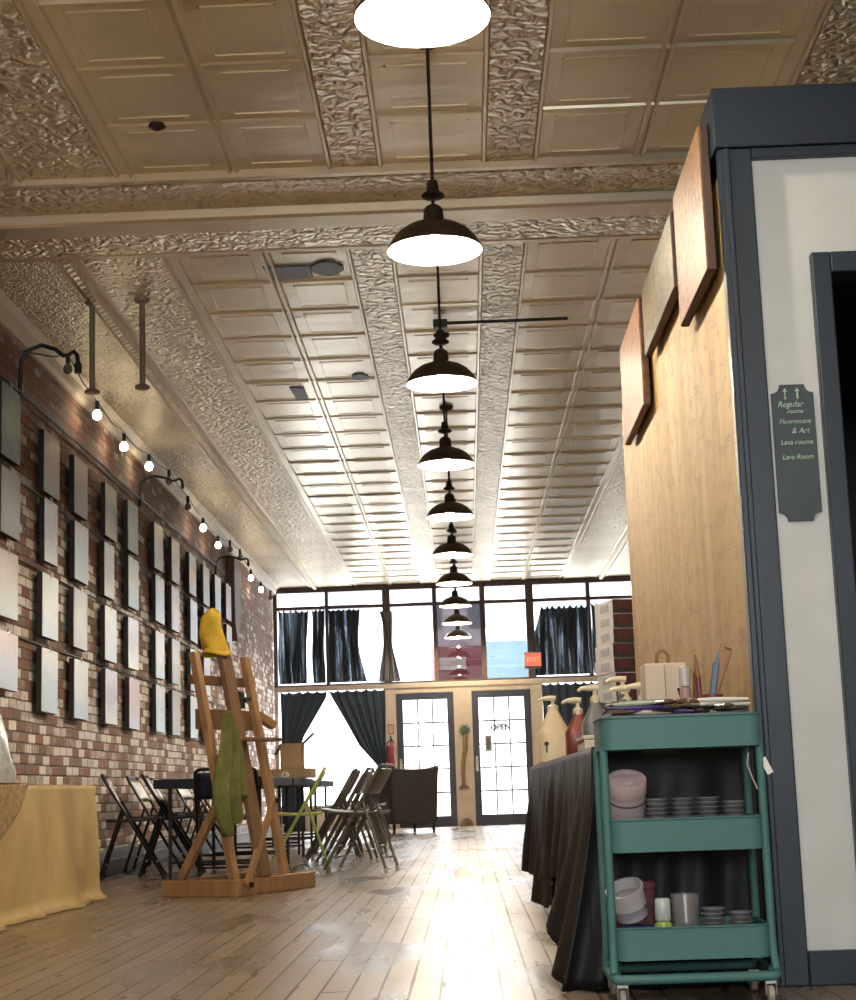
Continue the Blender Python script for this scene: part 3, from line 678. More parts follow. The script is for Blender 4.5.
curtain('sheer_curtain', drape(2.13, 2.55, 2.36, 3.52, yc, 4, 0.018, scal=0.05, seed=6), SHEER, 'dark sheer curtain beside the stacked cartons in the last upper window')
def lint(p):
    def f(v):
        for (a, xa), (b_, xb) in zip(p, p[1:]):
            if v <= b_: return xa + (xb - xa) * (v - a) / (b_ - a)
        return p[-1][1]
    return f
# door curtains parted like a tent
curtain('parted_curtain', drape(0, 0, 0.004, 2.235, yc, 5, 0.02, left=lint([(0, -2.98), (1, -2.98)]), right=lint([(0, -2.225), (0.05, -2.24), (0.32, -2.60), (0.36, -2.63), (1, -2.62)]), scal=0.03, nv=50, seed=7), CURT, 'navy curtain pulled back on the brick wall half of the lower window')
curtain('parted_curtain', drape(0, 0, 0.004, 2.235, yc, 6, 0.02, right=lint([(0, -1.28), (1, -1.28)]), left=lint([(0, -2.195), (0.08, -2.11), (0.40, -1.72), (0.55, -1.42), (0.57, -1.41), (1, -1.44)]), scal=0.03, nv=50, seed=8), CURT, 'navy curtain pulled back toward the first glass door')
curtain('closed_curtain', drape(1.27, 2.9, 0.004, 2.235, yc, 12, 0.02, scal=0.035, nu=120, seed=9), CURT, 'closed navy curtain across the lower window beyond the jugs')

def font(name, txt, size, m, parent, loc, rot, ext=0.0015, align='CENTER', shear=0.0, bold=0.0):
    f = bpy.data.curves.new(name, 'FONT'); f.body = txt; f.size = size; f.extrude = ext; f.align_x = align; f.align_y = 'CENTER'; f.shear = shear; f.offset = bold
    tmp = bpy.data.objects.new(name, f); COL.objects.link(tmp)
    me = bpy.data.meshes.new_from_object(tmp.evaluated_get(bpy.context.evaluated_depsgraph_get()))
    bpy.data.objects.remove(tmp); me.name = name; me.materials.clear(); me.materials.append(m)
    o = bpy.data.objects.new(name, me); COL.objects.link(o)
    o.parent = parent; o.location = loc; o.rotation_euler = rot
    return o
RV = (PI/2, 0, 0)                       # lettering that faces the viewer
RED = mat('red_paint', (0.24, 0.03, 0.026), 0.35, var=0.08); GREYM = mat('grey_metal_housing', (0.16, 0.15, 0.15), 0.45, 0.3)
t = thing('exit_sign', 'red lit exit sign in grey housing on the window post above second glass door', 'sign', (1.145, YF - 0.09, 2.60))
MB().box(1.00, 1.29, YF - 0.205, YF - 0.125, 2.47, 2.735).build('housing', GREYM, t, bev=0.012)
MB().box(1.02, 1.27, YF - 0.212, YF - 0.204, 2.51, 2.715).build('lit_face', emit('exit_red_glow', (0.95, 0.13, 0.07), 0.75), t)
font('lettering', 'EXIT', 0.105, emit('exit_letter_glow', (1.0, 0.30, 0.2), 1.0), t, (0, -0.124, 0.012), RV)
MB().box(1.06, 1.145, YF - 0.1255, YF - 0.001, 2.56, 2.64).build('mount', GREYM, t)

BLACKM = mat('black_metal', (0.016, 0.016, 0.017), 0.4, 0.5)
t = thing('fire_extinguisher', 'red fire extinguisher hung on the tan strip before the first glass door', 'fire extinguisher', (-1.2, YF - 0.08, 0.92))
MB().lathe([(0.001, 0.0), (0.05, 0.004), (0.062, 0.03), (0.062, 0.36), (0.05, 0.41), (0.025, 0.44), (0.022, 0.47)], 20, c=(-1.2, YF - 0.08, 0.92)).build('cylinder', RED, t, smooth=True)
MB().box(-1.225, -1.175, YF - 0.11, YF - 0.05, 1.39, 1.43).bar((-1.2, YF - 0.08, 1.42), (-1.2, YF - 0.17, 1.47), 0.02, 0.012).build('valve_handle', BLACKM, t, bev=0.003)
MB().tube([(-1.2, YF - 0.12, 1.41), (-1.255, YF - 0.13, 1.37), (-1.272, YF - 0.10, 1.20), (-1.268, YF - 0.09, 1.05)], 0.012, 8).build('hose', BLACKP, t, smooth=True)
MB().box(-1.24, -1.16, YF - 0.02, YF - 0.0005, 1.0, 1.40).box(-1.265, -1.135, YF - 0.05, YF - 0.0185, 1.20, 1.225).build('wall_bracket', BLACKM, t)
o = thing('safety_notice', 'narrow pale notice with red border above the fire extinguisher', 'notice', (-1.2, YF - 0.004, 1.58))
MB().box(-1.25, -1.15, YF - 0.006, YF - 0.0005, 1.50, 1.66).build('notice_panel', mat('pale_notice', (0.52, 0.36, 0.28), 0.5), o)
MB().box(-1.25, -1.15, YF - 0.008, YF - 0.006, 1.645, 1.66).box(-1.25, -1.15, YF - 0.008, YF - 0.006, 1.50, 1.515).box(-1.25, -1.24, YF - 0.008, YF - 0.006, 1.515, 1.645).box(-1.16, -1.15, YF - 0.008, YF - 0.006, 1.515, 1.645).build('border', RED, o)

LEAF = mat('green_painted_leaf', (0.08, 0.14, 0.09), 0.55); TRUNK = mat('carved_palm_trunk', (0.24, 0.16, 0.085), 0.6, stretch=(1, 1, 8))
t = thing('palm_ornament', 'carved palm tree wall ornament with green top hung between the two glass doors', 'ornament', (-0.02, YF - 0.04, 1.1))
MB().tube([(-0.045, YF - 0.035, 0.64), (-0.055, YF - 0.035, 0.85), (-0.04, YF - 0.035, 1.05), (-0.005, YF - 0.035, 1.25), (0.0, YF - 0.035, 1.46)], 0.03, 10, radii=[0.030, 0.034, 0.032, 0.04, 0.036]).build('trunk', TRUNK, t, smooth=True)
lf = MB()
for k in range(9):
    a = PI * (0.02 + k / 8 * 0.96) + 0.05; L_ = 0.13 + 0.03 * (k % 2)
    lf.bar((0, YF - 0.03, 1.48), (0.0 + 0.10 * math.cos(a), YF - 0.05, 1.50 + 0.8 * L_ * math.sin(a)), 0.05, 0.012, up=(0, 1, 0), w2=0.012)
lf.build('fronds', LEAF, t)
MB().lathe([(0.001, 0), (0.085, 0.004), (0.075, 0.035), (0.04, 0.06), (0.001, 0.065)], 14, c=(-0.045, YF - 0.035, 0.585), squash=(1, 0.38)).build('carved_base', WOODD, t, smooth=True)
o = MB().lathe([(0.001, 0), (0.10, 0.001), (0.098, 0.03), (0.085, 0.07), (0.055, 0.11), (0.02, 0.125), (0.001, 0.127)], 18, c=(-0.02, YF - 0.07, 0.0), squash=(1, 0.55)).build('door_stop', WOODD, smooth=True)
tag(o, 'small brown rounded door stop on floor between the two glass doors', 'door stop')

SIGNW = mat('sign_white', (0.75, 0.75, 0.73), 0.5, var=0.02); INK = mat('sign_ink', (0.02, 0.02, 0.022), 0.6)
t = thing('door_sign', 'small open sign hung inside the second glass door', 'sign', (0.58, YF - 0.01, 1.55))
MB().box(0.42, 0.74, YF - 0.014, YF - 0.006, 1.475, 1.625).build('sign_board', GLASS, t)
font('lettering', 'OPEN', 0.125, INK, t, (0, -0.006, 0), RV, bold=0.006)
MB().tube([(0.45, YF - 0.01, 1.62), (0.58, YF - 0.008, 1.70), (0.71, YF - 0.01, 1.62)], 0.004, 6).build('hanging_cord', INK, t)
t = thing('paper_notice', 'little grey paper notice on the second glass door below the open sign', 'notice', (0.37, YF - 0.006, 1.30))
MB().box(0.32, 0.43, YF - 0.008, YF - 0.004, 1.17, 1.43).build('paper', mat('grey_notice', (0.35, 0.37, 0.36), 0.6), t)
MB().box(0.345, 0.405, YF - 0.010, YF - 0.008, 1.21, 1.39).build('print', mat('notice_print', (0.12, 0.13, 0.13), 0.6), t)

# across the street
PALEB = mat('pale_facade', (0.42, 0.40, 0.39), 0.8); DGLASS = mat('dark_shop_window', (0.09, 0.10, 0.12), 0.15)
t = thing('building', 'pale shop building across the street seen through the front windows', 'building', (0, 46, -0.12))
MB().box(-13, 13, 46, 52, -0.12, 9.5).build('facade', PALEB, t)
for x0, x1, z0, z1 in ((-3.9, -2.6, 5.2, 6.8), (-1.4, -0.55, 5.0, 6.6), (0.2, 0.9, 5.0, 6.6), (2.4, 3.6, 5.2, 6.8)):
    MB().box(x0, x1, 45.95, 46.02, z0, z1).build('shop_window', DGLASS, t)
MB().prism([(46, 4.5), (45.0, 3.75), (45.0, 3.50), (46, 3.55)], 'x', -0.85, 0.52).build('awning', mat('red_awning', (0.22, 0.05, 0.05), 0.8), t)
MB().prism([(46, 4.6), (44.9, 3.8), (44.9, 3.4), (46, 3.4)], 'x', 0.62, 1.9).build('awning', mat('teal_awning', (0.022, 0.045, 0.06), 0.8), t)
MB().box(-0.62, 0.10, 44.90, 44.99, 3.78, 4.10).build('fascia_sign', mat('fascia_cream', (0.45, 0.40, 0.30), 0.7), t)

# ------------------------------------------------------------------ tables and chairs
TUBE_D = mat('dark_chair_tube', (0.030, 0.027, 0.026), 0.3, 0.7); TUBE_G = mat('grey_chair_tube', (0.16, 0.155, 0.135), 0.3, 0.7)
SEAT_D = mat('dark_chair_vinyl', (0.030, 0.024, 0.030), 0.5); SEAT_G = mat('grey_chair_steel', (0.15, 0.14, 0.115), 0.32, 0.5)
PURP = mat('purple_chair_vinyl', (0.055, 0.035, 0.085), 0.5); NAVYV = mat('navy_chair_vinyl', (0.016, 0.022, 0.042), 0.5)
LIME = mat('lime_painted_wood', (0.36, 0.42, 0.10), 0.5, stretch=(1, 1, 1)); RUBB = mat('rubber_foot', (0.02, 0.02, 0.02), 0.7); RUBW = mat('white_rubber_foot', (0.55, 0.54, 0.5), 0.6)
def arc(pts, n=6):
    """round the corners of a polyline a little"""
    P = [Vector(p) for p in pts]; out = [P[0]]
    for i in range(1, len(P) - 1):
        a = (P[i-1] - P[i]); c_ = (P[i+1] - P[i]); r = min(0.05, a.length * 0.45, c_.length * 0.45)
        A_ = P[i] + a.normalized() * r; C_ = P[i] + c_.normalized() * r
        for k in range(n + 1):
            t = k / n; out.append((A_ * (1-t) + P[i] * t) * (1-t) + (P[i] * (1-t) + C_ * t) * t)
    out.append(P[-1]); return out
def make_chair(tube, seat, back, foot, label, group=None):
    """folding chair, faces +X: front foot ahead, back leaning behind"""
    t = thing('folding_chair', label, 'chair', group=group)
    W = 0.215
    MB().tube(arc([(0.23, -W, 0.012), (-0.235, -W, 0.79), (-0.235, W, 0.79), (0.23, W, 0.012)]), 0.0125, 8).build('front_frame', tube, t, smooth=True)
    MB().tube(arc([(-0.255, -W + 0.03, 0.012), (-0.085, -W + 0.03, 0.525)]), 0.0115, 8).build('rear_leg', tube, t, smooth=True)
    MB().tube(arc([(-0.255, W - 0.03, 0.012), (-0.085, W - 0.03, 0.525)]), 0.0115, 8).build('rear_leg', tube, t, smooth=True)
    MB().tube([(-0.222, -W + 0.03, 0.11), (-0.222, W - 0.03, 0.11)], 0.008, 8).build('stretcher', tube, t, smooth=True)
    MB().tube([(0.165, -W, 0.12), (0.165, W, 0.12)], 0.008, 8).build('stretcher', tube, t, smooth=True)
    s = MB().sheet(8, 8, lambda u, v: (-0.205 + 0.40 * u, -0.185 + 0.37 * v, 0.435 + 0.012 * (2*u - 1)**2 + 0.010 * u))
    s.build('seat', seat, t, smooth=True, solid=0.022)
    def bk(u, v):
        z = 0.585 + 0.18 * v; x = 0.23 - 0.465 * (z - 0.012) / 0.778
        return (x - 0.02 * (1 - (2*u - 1)**2), -0.205 + 0.41 * u, z)
    MB().sheet(10, 6, bk).build('backrest', back, t, smooth=True, solid=0.014)
    for x, y_ in ((0.23, -W), (0.23, W), (-0.255, -W + 0.03), (-0.255, W - 0.03)):
        MB().tube([(x, y_, 0.0), (x - 0.012 * (1 if x > 0 else -1), y_, 0.035)], 0.016, 8).build('foot', foot, t, smooth=True)
    return t
c1 = make_chair(TUBE_D, SEAT_D, PURP, RUBB, 'dark folding chair with purple back pad, nearest the brick wall beside table end')
c1.location = (-2.56, 12.85, 0); c1.rotation_euler = (0, 0, 0.15)
c2 = make_chair(TUBE_D, SEAT_D, SEAT_G, RUBB, 'dark folding chair with shiny metal back just behind the wooden easel'); c2.location = (-2.36, 13.42, 0); c2.rotation_euler = (0, 0, 0.12)
c3 = make_chair(TUBE_G, SEAT_G, SEAT_G, RUBW, 'grey metal folding chair standing out alone in front of the crowded chairs'); c3.location = (-0.83, 12.72, 0); c3.rotation_euler = (0, 0, PI - 0.2)
c4 = make_chair(LIME, LIME, LIME, LIME, 'lime green folding chair directly beside the easel'); c4.location = (-1.36, 13.25, 0); c4.rotation_euler = (0, 0, PI + 0.1)
NG = 'grey metal folding chairs along the tables'
g0 = None
for i, (x, y, rz) in enumerate([(-1.05, 14.30, PI - 0.06), (-1.22, 14.84, PI + 0.14), (-1.02, 15.38, PI - 0.05), (-1.26, 15.94, PI + 0.10), (-1.15, 16.85, PI - 0.16), (-1.36, 17.41, PI + 0.05), (-1.14, 17.95, PI + 0.12), (-1.34, 18.50, PI - 0.1), (-1.16, 19.04, PI - 0.05), (-1.38, 19.60, PI + 0.1), (-1.18, 20.14, PI + 0.05), (-1.36, 20.70, PI)]):
    o = dup(c3, (x, y, 0), rz, 'grey metal folding chair in the crowded row along tables beyond the lone chair', NG)
for i, (x, y, rz) in enumerate([(-2.66, 14.4, 0.0), (-2.64, 15.1, 0.1), (-2.78, 17.3, -0.1), (-2.76, 18.1, 0.05)]):
    dup(c2, (x, y, 0), rz, 'dark folding chair between the tables and the brick wall', 'dark chairs on the brick wall side')
n1 = make_chair(TUBE_D, NAVYV, NAVYV, RUBB, 'navy folding chair pushed against near end of dark table behind easel'); n1.location = (-1.72, 11.98, 0); n1.rotation_euler = (0, 0, PI/2 + 0.1)

TOPD = mat('dark_table_cover', (0.012, 0.012, 0.022), 0.5, var=0.15, spec=0.25); LEGM = mat('table_leg_metal', (0.05, 0.05, 0.055), 0.4, 0.6)
def make_table(label, w_, l_, h_, top, loc, group=None):
    t = thing('folding_table', label, 'table', (loc[0], loc[1], 0), group=group)
    x, y = loc
    MB().box(x - w_/2, x + w_/2, y - l_/2, y + l_/2, h_ - 0.035, h_).build('tabletop', top, t, bev=0.01)
    if top is TOPD: MB().box(x - w_/2 - 0.006, x + w_/2 + 0.006, y - l_/2 - 0.006, y + l_/2 + 0.006, h_ - 0.065, h_ + 0.003).build('plastic_cover', top, t, bev=0.008)
    for sy in (-1, 1):
        yy = y + sy * (l_/2 - 0.22)
        for sx in (-1, 1):
            MB().tube([(x + sx * (w_/2 - 0.08), yy, 0.0), (x + sx * (w_/2 - 0.08), yy, h_ - 0.036)], 0.014, 8).build('leg', LEGM, t, smooth=True)
        MB().tube([(x - w_/2 + 0.08, yy, 0.12), (x + w_/2 - 0.08, yy, 0.12)], 0.010, 8).build('leg_crossbar', LEGM, t, smooth=True)
    return t
make_table('dark covered folding table right behind the wooden easel', 0.84, 1.78, 0.735, TOPD, (-1.91, 13.32))
make_table('second dark folding table, carrying the cardboard box', 0.80, 1.78, 0.735, TOPD, (-1.88, 15.15))
make_table('third dark folding table farther off, along the grey chairs', 0.80, 1.80, 0.735, TOPD, (-2.02, 17.5))
make_table('last dark folding table toward the street curtains', 0.80, 1.80, 0.735, TOPD, (-2.02, 19.4))

KRAFT = mat('brown_cardboard', (0.36, 0.24, 0.13), 0.75, var=0.08)
t = thing('cardboard_box', 'open brown cardboard box with raised flaps standing on the second table', 'box', (-1.58, 15.3, 0.82))
b = MB(); x0, x1, y0, y1, z0, z1 = -1.69, -1.49, 15.18, 15.42, 0.822, 1.05
b.box(x0, x1, y0, y1, z0, z0 + 0.006); b.box(x0, x0 + 0.006, y0, y1, z0, z1); b.box(x1 - 0.006, x1, y0, y1, z0, z1); b.box(x0, x1, y0, y0 + 0.006, z0, z1); b.box(x0, x1, y1 - 0.006, y1, z0, z1)
b.build('carton', KRAFT, t)
for (p, q) in (((x1, 15.3, z1), (x1 + 0.10, 15.3, z1 + 0.09)), ((x0, 15.3, z1), (x0 - 0.06, 15.3, z1 - 0.10))):
    MB().bar(p, q, 0.23, 0.005, up=(0, 0, 1)).build('flap', KRAFT, t)
t.location.z += 0.005
t = thing('supply_tray', 'flat brown tray of craft supplies lying under the cardboard box', 'tray', (-1.68, 15.25, 0.737))
MB().box(-1.90, -1.40, 14.95, 15.55, 0.736, 0.748).box(-1.90, -1.885, 14.95, 15.55, 0.748, 0.815).box(-1.415, -1.40, 14.95, 15.55, 0.748, 0.815).box(-1.885, -1.415, 14.95, 14.965, 0.748, 0.815).box(-1.885, -1.415, 15.535, 15.55, 0.748, 0.815).box(-1.90, -1.40, 14.95, 15.55, 0.814, 0.820).build('tray', KRAFT, t, bev=0.003)
t.location.z += 0.004
t = thing('paper_roll', 'pale paper roll leaning at table edge just beyond the easel', 'roll', (-1.62, 14.55, 0.74))
MB().tube([(-1.56, 14.32, 0.765), (-1.60, 14.85, 0.765)], 0.028, 12).build('roll', mat('pale_paper', (0.55, 0.52, 0.48), 0.6), t, smooth=True)
MB().tube([(-1.559, 14.31, 0.765), (-1.559, 14.319, 0.765)], 0.012, 10).build('core', KRAFT, t, smooth=True)

# armchair by the first door
UPH = mat('charcoal_upholstery', (0.040, 0.034, 0.036), 0.8, bump=0.3, bscale=90)
t = thing('armchair', 'dark upholstered wingback armchair turned to the windows beside the first glass door', 'armchair', (-0.90, 23.7, 0), rz=0.50)
lx, ly = -0.90, 23.7
def ab(x0, x1, y0, y1, z0, z1): return MB().box(lx + x0, lx + x1, ly + y0, ly + y1, z0, z1)
ab(-0.36, 0.36, -0.26, 0.36, 0.14, 0.36).build('seat_base', UPH, t, bev=0.03)
ab(-0.25, 0.25, -0.14, 0.37, 0.362, 0.47).build('seat_cushion', UPH, t, bev=0.045, seg=4)
MB().prism([(lx - 0.33, 0.14), (lx + 0.33, 0.14), (lx + 0.37, 0.80), (lx + 0.39, 0.93), (lx + 0.22, 0.895), (lx, 0.885), (lx - 0.22, 0.895), (lx - 0.39, 0.93), (lx - 0.37, 0.80)], 'y', ly - 0.38, ly - 0.265).build('backrest', UPH, t, bev=0.025, seg=3)
for sx in (-1, 1):
    x0, x1 = sorted((sx * 0.265, sx * 0.38))
    MB().prism([(ly - 0.262, 0.14), (ly + 0.36, 0.14), (ly + 0.37, 0.56), (ly + 0.30, 0.60), (ly - 0.05, 0.61), (ly - 0.12, 0.84), (ly - 0.262, 0.90)], 'x', lx + x0, lx + x1).build('arm', UPH, t, bev=0.025, seg=3)
    for y_ in (-0.30, 0.30): MB().lathe([(0.016, 0), (0.026, 0.14)], 10, c=(lx + sx * 0.31, ly + y_, 0)).build('leg', BLACKP, t, smooth=True)

# ------------------------------------------------------------------ the big wooden easel
OAK = mat('easel_beech', (0.34, 0.19, 0.085), 0.45, var=0.16, scale=3, stretch=(6, 6, 1.2))
OAKD = mat('easel_dark_mast', (0.19, 0.105, 0.055), 0.45, var=0.14, scale=3, stretch=(6, 6, 1.2))
EA = Vector((-1.42, 10.20, 0)); EW = Vector((0.43, 0.903, 0)); ED = Vector((-0.903, 0.43, 0)); UP = Vector((0, 0, 1))
def ep(w_, d_, z_): return EA + EW * w_ + ED * d_ + UP * z_
def lean(z_): return 0.20 * z_
t = thing('studio_easel', 'tall wooden studio easel leaning back on its heavy floor frame before the chairs', 'easel', tuple(EA))
MB().bar(ep(0, -0.03, 0.05), ep(0, 0.53, 0.05), 0.055, 0.10).build('base_runner', OAK, t, bev=0.006)
MB().bar(ep(0.62, 0.033, 0.05), ep(0.62, 0.53, 0.05), 0.055, 0.10).build('base_runner', OAK, t, bev=0.006)
MB().bar(ep(0.03, 0.0, 0.05), ep(0.90, 0.0, 0.05), 0.06, 0.098).build('front_rail', OAK, t, bev=0.006)
MB().bar(ep(0.03, 0.30, 0.06), ep(0.59, 0.30, 0.06), 0.05, 0.11).build('middle_rail', OAKD, t, bev=0.005)
for w_, zt in ((0.035, 1.50), (0.615, 1.50)):
    MB().bar(ep(w_, lean(0.09) + 0.012, 0.09), ep(w_, lean(zt) + 0.012, zt), 0.062, 0.045, up=ED).build('side_post', OAK, t, bev=0.005)
MB().bar(ep(0.30, lean(0.10) - 0.036, 0.10), ep(0.30, lean(1.58) - 0.036, 1.58), 0.115, 0.04, up=ED).build('mast', OAKD, t, bev=0.005)
MB().bar(ep(0.01, lean(1.33) + 0.055, 1.33), ep(0.65, lean(1.33) + 0.055, 1.33), 0.036, 0.06).build('top_crossbar', OAKD, t, bev=0.004)
MB().bar(ep(0.02, lean(1.08) + 0.060, 1.08), ep(0.66, lean(1.08) + 0.060, 1.08), 0.045, 0.125).build('canvas_tray', OAKD, t, bev=0.004)
MB().bar(ep(0.10, lean(0.94) - 0.095, 0.95), ep(0.66, lean(0.94) - 0.095, 0.95), 0.07, 0.025).build('tray_ledge', OAKD, t, bev=0.004)
MB().bar(ep(0.035, lean(0.52) + 0.06, 0.53), ep(0.035, 0.42, 0.105), 0.045, 0.05, up=ED).build('brace', OAK, t, bev=0.004)
MB().bar(ep(0.60, lean(0.58) - 0.03, 0.58), ep(0.05, -0.045, 0.06), 0.045, 0.028, up=ED).build('brace', OAK, t, bev=0.004)
MB().tube([ep(0.59, lean(0.57) - 0.02, 0.56), ep(0.59, lean(0.57) - 0.065, 0.56)], 0.017, 12).build('bolt', BLACKM, t, smooth=True)
MB().tube([ep(0.075, -0.02, 0.065), ep(0.075, -0.075, 0.065)], 0.017, 12).build('bolt', BLACKM, t, smooth=True)
MB().bar(ep(0.66, lean(1.12) + 0.03, 1.12), ep(0.80, lean(1.06), 1.05), 0.06, 0.06).build('tray_peg', OAK, t, bev=0.01)
BLK = mat('black_clamp', (0.015, 0.014, 0.014), 0.45)
o = MB().bar(ep(0.385, lean(1.2) - 0.04, 1.15), ep(0.385, lean(1.2) - 0.03, 1.26), 0.05, 0.055, up=ED).bar(ep(0.385, lean(1.2) - 0.07, 1.20), ep(0.47, lean(1.2) - 0.06, 1.22), 0.03, 0.03, up=ED).build('spring_clamp', BLK, bev=0.008)
tag(o, 'black clamp gripping the edge of the easel mast above the tray', 'clamp')
# yellow cap on the mast
YEL = mat('yellow_cotton', (0.62, 0.40, 0.03), 0.8, var=0.12, scale=9, bump=0.4, bscale=40)
t = thing('cloth_cap', 'yellow cloth cap hung over the top end of the easel mast', 'cap', tuple(ep(0.26, lean(1.6) - 0.03, 1.55)))
cc = ep(0.26, lean(1.62) - 0.03, 1.50)
prof = [(0.075, 0.02), (0.088, 0.03), (0.092, 0.07), (0.088, 0.11), (0.080, 0.16), (0.076, 0.21), (0.068, 0.26), (0.050, 0.295), (0.025, 0.31), (0.001, 0.315)]
m_ = MB().lathe(prof, 28, caps=False)
r_ = random.Random(5)
def crumple(p, c_, k=1.0):
    x, y, z = p; a = math.atan2(y, x)
    f = 1 + k * (0.10 * math.sin(3 * a + z * 22) + 0.07 * math.sin(5 * a - z * 31))
    return (c_[0] + x * f - 0.035 * math.sin(z * 9), c_[1] + y * f * 0.8, c_[2] + z + 0.012 * math.sin(2 * a))
m_.v = [crumple((p[0] * 0.86, p[1] * 0.86, p[2] * 0.9), cc) for p in m_.v]
cap = m_.build('crown', YEL, t, smooth=True, solid=0.006)
m_ = MB().lathe([(0.080, 0.030), (0.104, 0.012), (0.112, 0.0), (0.104, -0.006), (0.076, 0.018)], 28, caps=False)
m_.v = [crumple((p[0] * 0.86, p[1] * 0.86, p[2]), cc, 0.5) for p in m_.v]; m_.build('brim', YEL, t, smooth=True, solid=0.004)
# green cloth over the tray
GRN = mat('olive_green_cloth', (0.145, 0.150, 0.040), 0.85, var=0.18, scale=10, bump=0.3, bscale=60)
def gc(u, v):
    z = 1.12 - (0.66 + 0.12 * math.sin(u * 5 + 1)) * v; wd = 0.03 + 0.10 * min(1, v * 1.7) * (1 - 0.25 * max(0, v - 0.8) * 5)
    a = (u - 0.5) * 2
    d_ = lean(1.05) - 0.11 - 0.05 * v + 0.04 * math.sin(u * 17 + v * 3) * (0.4 + v) - 0.03 * math.cos(a * 1.5)
    return tuple(ep(0.06 + wd * a + 0.02 * math.sin(v * 6), d_, z + 0.03 * math.sin(u * 9) * v))
o = MB().sheet(26, 30, gc).build('green_cloth', GRN, smooth=True, solid=0.004)
tag(o, 'olive green cloth hanging crumpled from the easel tray', 'cloth')

# ------------------------------------------------------------------ kraft covered table on the brick side
KPAP = mat('tan_table_cloth', (0.54, 0.39, 0.17), 0.75, var=0.10, scale=3, bump=0.25, bscale=9)
make_table('folding table hidden under the tan cloth beside brick wall', 0.64, 3.5, 0.672, LEGM, (-2.70, 8.72))
c = MB()
def kface(u, v):
    y = 6.85 + 3.66 * u; z = 0.690 * (1 - v) + 0.004
    f = 0.022 * math.sin(y * 7.3) * v + 0.012 * math.sin(y * 17 + 1.2) * v + 0.02 * math.sin(y * 3.1 + v * 3) * v
    x = -2.345 + 0.035 * v + f + (0.05 * max(0, v - 0.93) * 14)
    if u > 0.999: x -= 0.004
    return (x, y, z)
c.sheet(110, 26, kface)
c.sheet(110, 3, lambda u, v: (-2.345 - 0.66 * v, 6.85 + 3.66 * u, 0.694 + 0.003 * math.sin(u * 40)))
def kend(u, v):
    z = 0.690 * (1 - v) + 0.004
    x = -2.345 - 0.66 * u; e = (1 - u)
    return (x + 0.035 * v * e, 10.51 + 0.02 * math.sin(u * 22) * v + 0.015 * v, z)
c.sheet(20, 20, kend)
c.sheet(20, 20, lambda u, v: (-2.345 - 0.66 * u + 0.035 * v * (1 - u), 6.85 - 0.02 * math.sin(u * 20) * v - 0.015 * v, 0.690 * (1 - v) + 0.004))
o = c.build('table_cloth', KPAP, smooth=True, solid=0.003)
tag(o, 'tan paper-like table cloth falling to the floor on the brick wall side', 'tablecloth')
PRT = mat('printed_brown_paper', (0.42, 0.29, 0.12), 0.75, scale=26, col2=(0.20, 0.125, 0.055))
def pf(u, v):
    y0 = 7.2; ytop = 8.86; y = y0 + (ytop - y0) * u
    zl = 0.15 + 0.545 * max(0, (y - 7.65) / (8.86 - 7.65)); z = 0.696 + (zl - 0.696) * v
    return (-2.322 + 0.075 * (0.7 - z) + 0.012 * math.sin(y * 9) * v, y, z)
b = MB().sheet(40, 14, pf); b.sheet(40, 4, lambda u, v: (-2.322 - 0.35 * v, 7.2 + 1.66 * u, 0.703))
tag(b.build('printed_paper', PRT, smooth=True, solid=0.002), 'brown paper with dark speckled print draped over the near part of tan cloth', 'paper')
FOIL = mat('silver_plastic_film', (0.62, 0.68, 0.70), 0.22, 0.25, var=0.15, scale=14, bump=0.8, bscale=18)
m_ = MB().lathe([(0.001, 0.0), (0.22, 0.003), (0.235, 0.06), (0.215, 0.16), (0.185, 0.27), (0.15, 0.38), (0.07, 0.45), (0.001, 0.46)], 30)
m_.v = [(-2.69 + x * (1 + 0.05 * math.sin(5 * math.atan2(y, x) + z * 20)), 9.02 + y * (1 + 0.06 * math.sin(7 * math.atan2(y, x) - z * 25)), 0.705 + z) for x, y, z in m_.v]
tag(m_.build('plastic_bag', FOIL, smooth=True), 'crumpled silvery plastic bag on the tan covered table at the picture edge', 'bag')

# ------------------------------------------------------------------ black covered tables along the plywood
BKC = mat('black_table_plastic', (0.0065, 0.0075, 0.009), 0.5, var=0.2, scale=5, bump=0.5, bscale=8, spec=0.25)
TT = 0.70
make_table('folding table under black cover, directly behind the teal cart', 0.46, 1.68, TT, LEGM, (0.62, 5.90))
make_table('folding table under black cover, middle one along the plywood', 0.46, 1.66, TT, LEGM, (0.62, 7.58))
make_table('folding table under black cover, far one carrying the carton stack', 0.74, 1.48, TT, LEGM, (0.76, 9.18))
c = MB(); ZT = TT + 0.006
def bhem(y): return 0.13 + 0.05 * math.sin(y * 2.1 + 1) + 0.03 * math.sin(y * 5.3) + (0.10 if 6.4 < y < 7.6 else 0) - 0.02
def bside(u, v):
    y = 4.985 + 4.97 * u; hem = bhem(y)
    z = ZT + (hem - ZT) * v; k = v
    f = (0.030 * math.sin(y * 9.1) + 0.022 * math.sin(y * 15.7 + 2) + 0.014 * math.sin(y * 27 + v * 4)) * k
    x = 0.378 - 0.010 * k + f * 0.8 - 0.05 * k * (1 if y > 9 else 0.6)
    return (x, y, z)
c.sheet(150, 24, bside)
c.sheet(100, 4, lambda u, v: (0.378 + 0.48 * v, 4.985 + 4.97 * u, ZT + 0.001))
c.sheet(10, 4, lambda u, v: (0.858 + 0.30 * v, 8.42 + 1.535 * u, ZT + 0.001))
def bend(u, v):
    z = ZT + (0.008 - ZT) * v
    x = (0.378 - 0.125 * v ** 1.5) * (1 - u) + 0.862 * u
    return (x, 4.985 - 0.012 * v + 0.014 * v * math.sin(u * 26) + 0.01 * math.sin(u * 9), z)
c.sheet(50, 20, bend)
